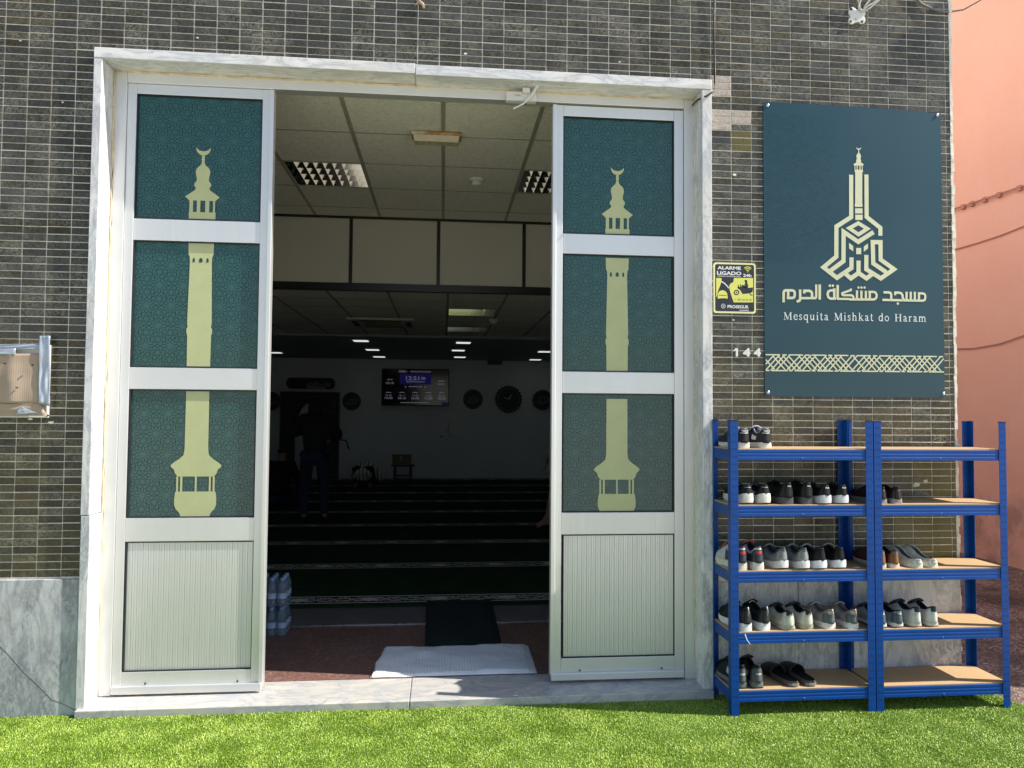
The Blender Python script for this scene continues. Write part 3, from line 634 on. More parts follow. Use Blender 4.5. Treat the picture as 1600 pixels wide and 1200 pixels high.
def build_interior():
    struct('interior_floor', MB().box(-5, 2.70, 0.236, 1.27, -0.3, ZF), 'terrazzo')
    struct('interior_floor_strip', MB().box(-5, 2.70, 1.272, 12.45, -0.3, ZF - 0.001), 'greyfloor')
    tr = obj('floor_edge_trim', MB().box(-5, 2.70, 1.258, 1.285, ZF, ZF + .006), 'screw'); tr['kind'] = 'structure'
    struct('interior_wall', MB().box(-5, 2.70, 12.2, 12.44, ZF, 4.0), 'inwall')
    struct('interior_side_wall', MB().box(-5.0, -4.8, 0.255, 12.19, ZF, 4.0), 'inwall')
    struct('interior_side_wall_right', MB().box(2.56, 2.70, 0.255, 12.19, ZF, 4.0), 'inwall')
    # front suspended ceiling with tee grid, two openings for the louvre lights
    ZC = 3.385; gx = [-0.02 + .6 * k for k in range(-8, 5)]; gy = [0.33 + .606 * k for k in range(0, 5)]
    cb = MB()
    for i in range(len(gx) - 1):
        for j in range(len(gy) - 1):
            if j == 2 and i in (6, 9): continue
            cb.box(gx[i] + .004, gx[i + 1] - .004, gy[j] + .004, gy[j + 1] - .004, ZC, ZC + .015)
    cb.box(-4.8, 2.56, 2.76, 3.06, ZC, ZC + .015); cb.box(-4.8, 2.56, .24, .326, ZC, ZC + .015)
    struct('suspended_ceiling', cb, 'ceil', bevel=0.003)
    gb = MB()
    for x in gx: gb.box(x - .013, x + .013, .25, 3.05, ZC - .004, ZC + .010)
    for y in gy: gb.box(-4.8, 2.56, y - .006, y + .006, ZC - .002, ZC + .008)
    struct('ceiling_grid', gb, 'ceil_grid')
    struct('ceiling_void', MB().box(-4.8, 2.56, .25, 12.2, 4.0, 4.1), 'blackbar')
    # middle ceiling
    Z2 = 2.70; g2 = [-4.8 + .115 + .59 * k for k in range(0, 13)]; g3 = [3.12 + .6 * k for k in range(0, 8)]
    lx = P(702, 487, 4.6).x; cell = min(range(12), key=lambda i: abs((g2[i] + g2[i + 1]) / 2 - lx))
    cb = MB()
    for i in range(12):
        for j in range(7):
            if i == cell and j in (2, 5): continue
            cb.box(g2[i] + .004, min(2.56, g2[i + 1] - .004), g3[j] + .004, g3[j + 1] - .004, Z2, Z2 + .015)
    struct('middle_ceiling', cb, 'ceil', bevel=0.003)
    gb = MB()
    for x in g2: gb.box(x - .013, x + .013, 3.12, 7.32, Z2 - .004, Z2 + .010)
    for y in g3: gb.box(-4.8, 2.56, y - .006, y + .006, Z2 - .002, Z2 + .008)
    struct('middle_ceiling_grid', gb, 'ceil_grid')
    struct('rear_ceiling', MB().box(-4.8, 2.56, 7.33, 12.2, 2.665, 2.72), 'ceil_smooth')
    # bulkhead of beige panels in black profiles
    B = thing('bulkhead_partition', 'beige panelled bulkhead in black profiles hanging below the ceiling inside the doorway', 'partition', (-0.5, 3.08, 2.70))
    yb = 3.06; zt = P(640, 341, yb).z; zb0 = P(640, 449, yb).z
    xb = [-4.8] + [P(548, 390, yb).x - .862 * k for k in (3, 2, 1)] + [P(548, 390, yb).x, P(685, 400, yb).x, P(819, 400, yb).x] + [P(819, 400, yb).x + .83, 2.56]
    for k in range(len(xb) - 1): obj('panel', MB().box(xb[k] + .017, xb[k + 1] - .017, yb + .01, yb + .03, zb0 + .03, zt - .02), 'panel', B)
    bars = MB()
    for x in xb[1:-1]: bars.box(x - .016, x + .016, yb, yb + .05, zb0 + .03, zt - .02)
    bars.box(-4.8, 2.56, yb - .005, yb + .055, zt - .02, zt + .035); bars.box(-4.8, 2.56, yb - .008, yb + .06, zb0 - .04, zb0 + .03)
    obj('black_profile', bars, 'blackbar', B, bevel=0.003)
    obj('backing', MB().box(-4.8, 2.56, yb + .035, yb + .05, zt + .03, 3.99), 'blackbar', B)
    # carpet
    cp = MB().box(-4.79, 2.55, 1.72, 12.19, ZF, ZF + .012)
    tag(obj('prayer_carpet', cp, 'carpet'), 'dark green prayer carpet with pale ornamented row stripes covering the hall floor', 'carpet')
    ru = MB(); a, b, c, d = PG(666, 940, ZF + .02), PG(768, 938, ZF + .02), PG(784, 1006, ZF + .012), PG(664, 1008, ZF + .012)
    ru.seg_grid(6, 14, lambda u, v: tuple((d.lerp(c, u)).lerp(a.lerp(b, u), v) + Vector((0, 0, 0.001 * math.sin(9 * v) + .004 * (v > .55)))))
    o = obj('floor_runner', ru, 'runner', smooth=True); tag(o, 'narrow black runner mat leading from the towel to the carpet', 'mat')
    md = o.modifiers.new('solid', 'SOLIDIFY'); md.thickness = .006; md.offset = -1

def louvre(label, x0, x1, y0, y1, z, nx, ny, group, tilt):
    T = thing('louvre_light', label, 'ceiling light', ((x0 + x1) / 2, (y0 + y1) / 2, z), group)
    h = .075; fr = MB()
    fr.box(x0, x1, y0, y0 + .012, z - .003, z + .09); fr.box(x0, x1, y1 - .012, y1, z - .003, z + .09); fr.box(x0, x0 + .012, y0, y1, z - .002, z + .09); fr.box(x1 - .012, x1, y0, y1, z - .002, z + .09)
    fr.box(x0, x1, y0, y1, z + .09, z + .10); obj('housing', fr, 'lampwhite', T)
    cr = MB(); dy = (y1 - y0 - .024) / ny; dx = (x1 - x0 - .024) / nx
    for j in range(ny + 1):           # V-section cross blades, parabolic between
        y = y0 + .012 + dy * j
        cr.add([(x0 + .012, y, z), (x1 - .012, y, z), (x1 - .012, y + tilt, z + h), (x0 + .012, y + tilt, z + h), (x0 + .012, y - tilt, z + h), (x1 - .012, y - tilt, z + h)], [(0, 1, 5, 4), (1, 0, 3, 2)])
    obj('cross_blade', cr, 'mirror', T)
    ln = MB()
    for i in range(nx + 1):
        x = x0 + .012 + dx * i
        for j in range(ny):
            ya = y0 + .012 + dy * j; yb = ya + dy
            ln.add([(x, ya, z), (x, yb, z), (x, yb - tilt, z + h), (x, ya + tilt, z + h)], [(0, 1, 2, 3)])
    obj('louvre_fin', ln, 'mirror', T)

def build_ceiling_things():
    louvre('mirrored louvre light in the front ceiling beside the left door leaf', -1.215, -0.625, 1.548, 2.142, 3.385, 8, 4, 'mirrored louvre ceiling lights', .026)
    louvre('mirrored louvre light in the front ceiling partly behind the right door leaf', 0.585, 1.175, 1.548, 2.142, 3.385, 8, 4, 'mirrored louvre ceiling lights', .026)
    Z2 = 2.70; g2 = [-4.8 + .115 + .59 * k for k in range(0, 13)]; g3 = [3.12 + .6 * k for k in range(0, 8)]
    lx = P(702, 487, 4.6).x; i = min(range(12), key=lambda i: abs((g2[i] + g2[i + 1]) / 2 - lx))
    louvre('nearer louvre light of the middle ceiling with greenish reflections, just behind the bulkhead', g2[i] + .006, g2[i + 1] - .006, g3[2] + .006, g3[3] - .006, Z2, 4, 2, 'mirrored louvre ceiling lights', .020)
    louvre('farther louvre light of the middle ceiling above the television screen', g2[i] + .006, g2[i + 1] - .006, g3[5] + .006, g3[6] - .006, Z2, 4, 2, 'mirrored louvre ceiling lights', .020)
    # emergency light
    a = P(683, 216, 1.0); zc = 3.379; ye = (zc - CAM.z) / (CAM.z + 0) * 0
    c = PG(682, 214, 3.36); T = thing('emergency_light', 'rusty yellowed emergency light on the front ceiling', 'lamp', (c.x, c.y, zc))
    w2 = .165
    obj('base', MB().box(c.x - w2, c.x + w2, c.y - .05, c.y + .07, zc - .022, zc), 'rusty', T, bevel=.004)
    df = MB().add([(c.x - w2 + .012, c.y - .045, zc - .023), (c.x + w2 - .012, c.y - .045, zc - .023), (c.x + w2 - .012, c.y + .06, zc - .023), (c.x - w2 + .012, c.y + .06, zc - .023),
                   (c.x - w2 + .02, c.y - .030, zc - .062), (c.x + w2 - .02, c.y - .030, zc - .062), (c.x + w2 - .02, c.y + .045, zc - .062), (c.x - w2 + .02, c.y + .045, zc - .062)],
                  [(0, 4, 5, 1), (1, 5, 6, 2), (2, 6, 7, 3), (3, 7, 4, 0), (4, 7, 6, 5)])
    obj('diffuser', df, 'diffuser', T, bevel=.003)
    for px, py, z, lab in ((745, 284, 3.385, 'white smoke detector on the front ceiling'), (771, 502, 2.70, 'small smoke detector on the middle ceiling beside the louvre lights')):
        c = PG(px, py, z - .02); T = thing('smoke_detector', lab, 'smoke detector', (c.x, c.y, z), 'smoke detectors')
        obj('base', MB().lathe([(.058, 0), (.058, -.018), (.052, -.022)], (c.x, c.y, z), 24), 'white', T, smooth=35)
        obj('chamber', MB().lathe([(.040, -.020), (.044, -.036), (.034, -.052), (.010, -.056)], (c.x, c.y, z), 20), 'white', T, smooth=35)
    # ceiling cassette
    c = PG(598, 504, 2.69); T = thing('air_conditioner', 'square ceiling cassette air conditioner set in the middle ceiling', 'air conditioner', (c.x, c.y, 2.70))
    s = .42; m = MB(); m.box(c.x - s, c.x + s, c.y - s, c.y + s, 2.672, 2.699); obj('casing', m, 'lampwhite', T, bevel=.008)
    g = MB()
    for k in range(9): g.box(c.x - .24, c.x + .24, c.y - .24 + k * .054, c.y - .21 + k * .054, 2.663, 2.671)
    obj('grille', g, 'wood', T)
    fl = MB()
    for dx_, dy_, wx, wy in ((0, -.34, .26, .035), (0, .34, .26, .035), (-.34, 0, .035, .26), (.34, 0, .035, .26)): fl.box(c.x + dx_ - wx, c.x + dx_ + wx, c.y + dy_ - wy, c.y + dy_ + wy, 2.666, 2.671)
    obj('air_slot', fl, 'black', T)
    # downlights
    leds = [(564, 532.5, 'nearest lit panel light left of the television'), (582, 546.5, 'middle lit panel light of the three left of the television'), (592.5, 557.5, 'farthest lit panel light above the left side of the television'),
            (724, 535.5, 'nearest lit panel light right of the television'), (716, 547.5, 'middle lit panel light above the right side of the television'), (718.5, 558, 'farthest lit panel light right of the television near the rear wall'),
            (851, 549.5, 'lit panel light at the edge of the right door leaf'), (836.5, 562, 'lit panel light above the large wall clock'), (430, 551, 'lit panel light at the edge of the left door leaf')]
    for px, py, lab in leds:
        c = PG(px, py, 2.655); T = thing('panel_light', lab, 'ceiling light', (c.x, c.y, 2.665), 'lit square panel lights in the rear ceiling')
        s = .115
        obj('frame', MB().box(c.x - s - .012, c.x + s + .012, c.y - s - .012, c.y + s + .012, 2.655, 2.664), 'white', T)
        obj('lens', MB().box(c.x - s, c.x + s, c.y - s, c.y + s, 2.648, 2.6545), 'led', T)
    # door closer / sensor on the header
    a, b = P(790, 147, .085), P(840, 163, .085); zt = a.z; zb = b.z
    T = thing('door_sensor', 'small white opener box with folded bracket arm on the door header', 'sensor', ((a.x + b.x) / 2, .085, zb))
    obj('case', MB().box(a.x, b.x - .01, .052, .0975, zb + .002, zt + .006), 'white', T, bevel=.006)
    obj('marking', text_mb('7001', a.x + .045, a.x + .085, zb + .026, zb + .036, .0512), 'greyfloor', T)
    arm = MB().tube([P(838, 137, .03), P(832, 147, .03), P(822, 158, .03), P(821, 166, .03)], [.007, .0085, .010, .007], 8)
    arm.tube([P(829, 150, .025), P(818, 162, .02), P(802, 170, .02)], [.006, .005, .004], 8); arm.lathe([(.010, -.01), (.012, 0), (.010, .01)], tuple(P(839, 136, .03)), 10)
    arm.box(P(822, 150, .04).x - .02, P(822, 150, .04).x + .02, .03, .053, zb + .04, zt + .018)
    obj('bracket_arm', arm, 'white', T, smooth=40)

# ================================================================== WALL THINGS
def shear(mb, fn):
    mb.v = [(v[0], v[1] + fn(v[0], v[2]), v[2]) for v in mb.v]; return mb

GL = {  # serif letters: width, strokes (points, weight)
 'M': (1.75, [([(.3, 0), (.33, 1.4)], .07), ([(.33, 1.4), (.88, .08)], .19), ([(.88, .08), (1.42, 1.4)], .08), ([(1.46, 1.4), (1.49, 0)], .19), ([(.08, .03), (.55, .03)], .06), ([(1.25, .03), (1.75, .03)], .06), ([(.08, 1.37), (.36, 1.37)], .06), ([(1.4, 1.37), (1.70, 1.37)], .06)]),
 'e': (.86, [([(.14, .56), (.80, .56)], .07), ([(.80, .56), (.76, .80), (.62, .94), (.46, .98), (.28, .90), (.16, .70), (.14, .48), (.20, .24), (.36, .07), (.54, .05), (.72, .13), (.82, .24)], .13)]),
 's': (.70, [([(.58, .78), (.52, .94), (.36, .97), (.18, .88), (.16, .70), (.30, .57), (.50, .44), (.58, .28), (.52, .09), (.34, .03), (.18, .08), (.10, .25)], .12)]),
 'q': (1.0, [([(.74, .92), (.52, .98), (.30, .90), (.15, .68), (.13, .42), (.22, .16), (.40, .05), (.58, .10), (.74, .26)], .14), ([(.78, 1.0), (.78, -.48)], .16), ([(.58, -.47), (1.0, -.47)], .06)]),
 'u': (1.08, [([(.24, .98), (.24, .28), (.32, .10), (.48, .05), (.64, .11), (.80, .26)], .15), ([(.80, 1.0), (.80, 0)], .16), ([(.03, .97), (.26, .97)], .06), ([(.60, .97), (.80, .97)], .06), ([(.80, .03), (1.03, .03)], .06)]),
 'i': (.52, [([(.26, 1.0), (.26, 0)], .17), ([(.04, .03), (.50, .03)], .06), ([(.07, .95), (.26, .97)], .06), ([(.17, 1.38), (.35, 1.38)], .18)]),
 't': (.62, [([(.26, 1.32), (.26, .20), (.34, .07), (.48, .05), (.60, .12)], .15), ([(.05, .97), (.56, .97)], .07)]),
 'a': (.88, [([(.14, .78), (.22, .92), (.40, .98), (.56, .90), (.60, .72), (.60, .18), (.68, .06), (.84, .08)], .14), ([(.60, .60), (.32, .48), (.14, .32), (.14, .14), (.28, .04), (.44, .08), (.60, .24)], .11)]),
 'h': (1.08, [([(.24, 1.5), (.24, 0)], .16), ([(.24, .74), (.40, .92), (.58, .97), (.74, .88), (.80, .66), (.80, 0)], .14), ([(.03, .03), (.46, .03)], .06), ([(.58, .03), (1.02, .03)], .06), ([(.04, 1.46), (.24, 1.48)], .06)]),
 'k': (1.05, [([(.24, 1.5), (.24, 0)], .16), ([(.26, .46), (.74, .96)], .08), ([(.42, .62), (.88, .02)], .17), ([(.03, .03), (.46, .03)], .06), ([(.66, .03), (1.06, .03)], .06), ([(.56, .97), (.92, .97)], .06), ([(.04, 1.46), (.24, 1.48)], .06)]),
 'd': (1.03, [([(.76, .90), (.54, .98), (.32, .92), (.15, .70), (.13, .42), (.22, .16), (.42, .04), (.60, .10), (.76, .26)], .14), ([(.79, 1.5), (.79, 0)], .16), ([(.58, 1.46), (.79, 1.48)], .06), ([(.79, .03), (1.02, .03)], .06)]),
 'o': (.98, [([(.48 + .36 * math.cos(t), .5 + .46 * math.sin(t)) for t in np.linspace(0, 2 * math.pi, 15)], .13)]),
 'H': (1.55, [([(.34, 0), (.34, 1.4)], .19), ([(1.22, 0), (1.22, 1.4)], .19), ([(.34, .72), (1.22, .72)], .07), ([(.08, .03), (.62, .03)], .06), ([(.95, .03), (1.5, .03)], .06), ([(.08, 1.37), (.62, 1.37)], .06), ([(.95, 1.37), (1.5, 1.37)], .06)]),
 'r': (.74, [([(.24, 1.0), (.24, 0)], .16), ([(.24, .66), (.38, .90), (.54, .97), (.68, .90)], .13), ([(.03, .03), (.50, .03)], .06), ([(.04, .95), (.24, .97)], .06)]),
 'm': (1.62, [([(.24, 1.0), (.24, 0)], .16), ([(.24, .74), (.42, .94), (.58, .97), (.74, .86), (.80, .66), (.80, 0)], .14), ([(.80, .74), (.98, .94), (1.14, .97), (1.30, .86), (1.36, .66), (1.36, 0)], .14), ([(.03, .03), (.46, .03)], .06), ([(.60, .03), (1.0, .03)], .06), ([(1.16, .03), (1.58, .03)], .06), ([(.04, .95), (.24, .97)], .06)]),
 ' ': (.62, [])}

def build_sign():
    x0, x1, z0, z1l, z1r = 1.785, 2.853, 1.634, 3.300, 3.284
    def bow(x, z):
        u = min(1, max(0, (x - x0) / (x1 - x0))); v = min(1, max(0, (z - z0) / (z1l - z0)))
        return -0.010 - 0.013 * math.sin(math.pi * u) * (0.25 + .75 * v) + 0.0012 * mnoise.noise(Vector((x * 3, z * 3, 0)))
    T = thing('mosque_sign', 'large dark teal sign board with pale minaret emblem, script and knotwork band', 'sign', ((x0 + x1) / 2, 0, z0))
    mb = MB(); nx, nz = 28, 36
    def fn(u, v):
        x = x0 + u * (x1 - x0); z = z0 + v * ((z1l + (z1r - z1l) * u) - z0); return (x, bow(x, z), z)
    mb.seg_grid(nx, nz, fn)
    o = obj('board', mb, 'sign', T); md = o.modifiers.new('s', 'SOLIDIFY'); md.thickness = .004; md.offset = -1
    Y = -0.0012
    S = lambda px, py: xz(px, py, -.026)
    px3 = lambda x, y: S(1270 + x / 10, 330 + y / 10); px4 = lambda x, y: S(1290 + x / 9.23, 220 + y / 9.23)
    k3 = 1 / 10 * 0.00343
    e = MB(); wd = 72 * k3
    e.ribbon([px4(375, 487), px3(608, 88), px3(378, 236), px3(378, 705), px3(180, 872), px3(390, 1036), px3(615, 882), px3(615, 718)], wd, Y)
    e.ribbon([px3(958, 322), px3(720, 476), px3(490, 318), px3(490, 776), px3(290, 925)], wd, Y - .0002)
    e.ribbon([px3(500, 955), px3(607, 1046), px3(725, 962), px3(725, 768)], wd, Y - .0003)
    e.ribbon([px3(725, 962), px3(850, 1046), px3(950, 972)], wd, Y - .0004)
    e.ribbon([px3(846, 680), px3(846, 904), px3(1075, 1046), px3(1282, 902), px3(1070, 752), px3(1068, 480), px3(945, 480), px3(955, 812), px3(1160, 950)], wd, Y - .0005)
    e.ribbon([px4(596, 482), px3(850, 86), px3(1066, 256), px3(1066, 380)], wd, Y)
    e.ribbon([px3(578, 262), px3(720, 183), px3(862, 270), px3(722, 360)], 62 * k3, Y, closed=True)
    for q in ([(575, 490), (640, 540), (642, 622), (577, 580)], [(688, 570), (766, 570), (766, 668), (688, 668)], [(872, 500), (806, 548), (806, 630), (872, 578)]): e.poly([px3(*p) for p in q], Y)
    def rows(L, cx=482):
        for (ya, ha), (yb_, hb) in zip(L[:-1], L[1:]): e.poly([px4(cx - ha, ya), px4(cx + ha, ya), px4(cx + hb, yb_), px4(cx - hb, yb_)], Y)
    for q in range(10):
        t0, t1 = math.pi * (1.03 + .94 * q / 10), math.pi * (1.03 + .94 * (q + 1) / 10)
        e.poly([px4(482 + 38 * math.cos(t0), 86 - 42 * math.sin(t0)), px4(482 + 38 * math.cos(t1), 86 - 42 * math.sin(t1)), px4(482 + 37 * math.cos(t1), 84 - 25 * math.sin(t1)), px4(482 + 37 * math.cos(t0), 84 - 25 * math.sin(t0))], Y)
    rows([(124, 6), (165, 7), (178, 14), (192, 25), (208, 32), (225, 33), (245, 27), (268, 30), (284, 38), (298, 30), (312, 40), (326, 60), (338, 76), (346, 70), (354, 58)])
    for xa, xb in ((-58, -46), (-28, -12), (12, 28), (46, 58)): e.poly([px4(482 + xa, 354), px4(482 + xb, 354), px4(482 + xb, 412), px4(482 + xa, 412)], Y)
    rows([(412, 58), (440, 60), (456, 50), (470, 51), (905, 51), (912, 57), (925, 56), (950, 52)], 485)
    rows([(970, 53), (1044, 54)], 487); rows([(1062, 53), (1138, 53)], 489)
    obj('emblem', shear(e, bow), 'sign_gold', T)
    a = MB(); A1 = lambda x, y: S(1215 + x / 12.8, 440 + y / 12.8); A2 = lambda x, y: S(1330 + x / 12.31, 440 + y / 12.31)
    k1 = 54 / 12.8 * .00343; k2 = 48 / 12.31 * .00343; i = 0
    def st(fn_, pts, wdt):
        nonlocal i; a.ribbon([fn_(*p) for p in pts], wdt, Y - .00008 * i); i += 1
    st(A1, [(142, 408), (142, 215), (150, 185), (178, 168), (315, 168), (350, 185), (362, 215), (362, 270), (350, 305), (318, 320), (205, 320)], k1); st(A1, [(232, 190), (232, 320)], k1)
    st(A1, [(470, 152), (470, 345), (455, 375), (430, 386), (400, 388)], k1); st(A1, [(470, 325), (770, 325), (790, 305), (790, 52)], k1 * .9)
    st(A1, [(552, 232), (552, 178), (650, 178), (690, 195), (706, 225), (706, 285), (722, 322)], k1); st(A1, [(860, 52), (860, 354)], k1)
    st(A1, [(1150, 130), (1150, 332)], k1); st(A1, [(1150, 170), (1070, 172), (1030, 195), (1016, 245), (1030, 305), (1070, 335), (1185, 335)], k1 * .95)
    st(A1, [(1217, 62), (1217, 342)], k1); st(A1, [(1205, 340), (1480, 344)], k1 * .8)
    st(A1, [(1480, 135), (1480, 165), (1310, 225), (1306, 250), (1330, 268), (1490, 268), (1522, 285), (1532, 315), (1536, 340)], k1 * .85)
    st(A2, [(-20, 338), (445, 340), (485, 322), (503, 285), (503, 245), (485, 208), (445, 194), (345, 194)], k2 * .95); st(A2, [(372, 190), (372, 335)], k2)
    for tx in (125, 210, 296): st(A2, [(tx, 165 + (tx - 125) * .05), (tx, 335)], k2)
    st(A2, [(615, 347), (1400, 362), (1440, 345), (1452, 300), (1452, 265), (1435, 232), (1395, 220), (1305, 220)], k2 * .95); st(A2, [(1327, 216), (1327, 355)], k2)
    for tx in (1085, 1166, 1246): st(A2, [(tx, 190), (tx, 352)], k2)
    st(A2, [(862, 258), (862, 208), (940, 208), (985, 225), (1006, 260), (1010, 310), (1040, 350)], k2); st(A2, [(635, 203), (740, 203), (775, 218), (786, 250), (786, 345)], k2)
    for fn_, x, y, r in ((A1, 1062, 76, 27), (A1, 1122, 76, 27), (A2, 155, 110, 25), (A2, 213, 110, 25), (A2, 272, 110, 25), (A2, 918, 418, 26)):
        c = fn_(x, y); a.poly(circ(c[0], c[1], r / 12.5 * .00343, 16), Y)
    obj('script', shear(a, bow), 'sign_gold', T)
    # latin line in serif letters
    txt = 'Mesquita Mishkat do Haram'; tot = sum(GL[c][0] + .22 for c in txt) - .22
    p0 = S(1225.5, 499); p1 = S(1449.5, 502.5); sc = (p1[0] - p0[0]) / tot; l = MB(); cx = 0
    for c in txt:
        wv, strokes = GL[c]
        for q, (pts, sw) in enumerate(strokes):
            l.ribbon([(p0[0] + (cx + x) * sc, p0[1] + (p1[1] - p0[1]) * cx / tot + z * sc * 1.02) for x, z in pts], sw * sc * 1.12, Y - .0001 * q)
        cx += wv + .22
    obj('latin_line', shear(l, bow), 'sign_white', T)
    # knotwork band
    b = MB(); zt = lambda u: S(1196 + 286 * u, 553.8 + 3.2 * u)[1]; zb = lambda u: S(1196 + 286 * u, 578.6 + 2.4 * u)[1]
    X = lambda u: x0 + .001 + u * (x1 - x0 - .002); sw = .0070
    def dg(u, s, f0=0.0, f1=1.0, k=0):
        h = .0385          # half run of a diagonal, in u
        ua, ub = u - s * h, u + s * h
        pa = [X(ua), zb(u)]; pb = [X(ub), zt(u)]
        q = lambda f: (pa[0] + (pb[0] - pa[0]) * f, pa[1] + (pb[1] - pa[1]) * f)
        lo = max(f0, (0.003 - ua) / (ub - ua) if s > 0 else 0); 
        pts = [q(f0), q(f1)]
        if min(pts[0][0], pts[1][0]) < x0 or max(pts[0][0], pts[1][0]) > x1: return
        b.ribbon(pts, sw, Y - .0001 * k)
    gaps = []
    def dclip(u, s, k, f0=0.0, f1=1.0):
        h = .0385; ua, ub = u - s * h, u + s * h
        for lim in (0.004, 0.996):
            f = (lim - ua) / (ub - ua)
            if 0 < f < 1:
                if (ua < lim) == (lim < .5): f0 = max(f0, f)
                else: f1 = min(f1, f)
        if f1 - f0 < .08 or max(ua, ub) < 0.004 or min(ua, ub) > .996: return
        pa, pb = (X(ua), zb(max(0, min(1, ua)))), (X(ub), zt(max(0, min(1, ub)))); q = lambda f: (pa[0] + (pb[0] - pa[0]) * f, pa[1] + (pb[1] - pa[1]) * f)
        b.ribbon([q(f0), q(f1)], sw, Y - .0001 * k)
    for half in (0.0, 0.5):
        for k in range(0, 17):
            u = half + .0285 * k + .012
            if k % 5 != 4: dclip(u, 1, 1)
            if k % 5 not in (1,): dclip(u + .006, -1, 2, .06, .94)
        for k in range(4):
            u0 = half + k * .125; b.ribbon([(X(max(.001, u0 + .004)), zt(u0)), (X(min(.999, u0 + .082)), zt(min(1, u0 + .082)))], sw, Y); b.ribbon([(X(max(.001, u0 + .035)), zb(u0)), (X(min(.999, u0 + .122)), zb(min(1, u0 + .122)))], sw, Y)
            b.ribbon([(X(u0 + .094), zt(u0)), (X(min(.999, u0 + .118)), zt(u0))], sw, Y); b.ribbon([(X(u0 + .004), zb(u0)), (X(u0 + .024), zb(u0))], sw, Y)
    obj('knotwork_band', shear(b, bow), 'sign_gold', T)
    gm = girih_mb(x0 + .01, x0 + .42, z0 + .75, z1r - .05, .026, .0016, -.0006, keep=lambda p: random.random() < 1.15 - (p.x - x0) / .42)
    obj('star_pattern', shear(gm, bow), 'sign_line', T)
    for px, py in ((1201, 163), (1467, 178), (1202, 613), (1477, 615)):
        x, z = S(px, py); y = bow(x, z)
        s = MB().lathe([(.0095, 0), (.0095, .0035), (.0065, .0065), (.002, .0075)], (x, y - .0005, z), 14, axis='y'); obj('screw', s, 'screw', T, smooth=40)

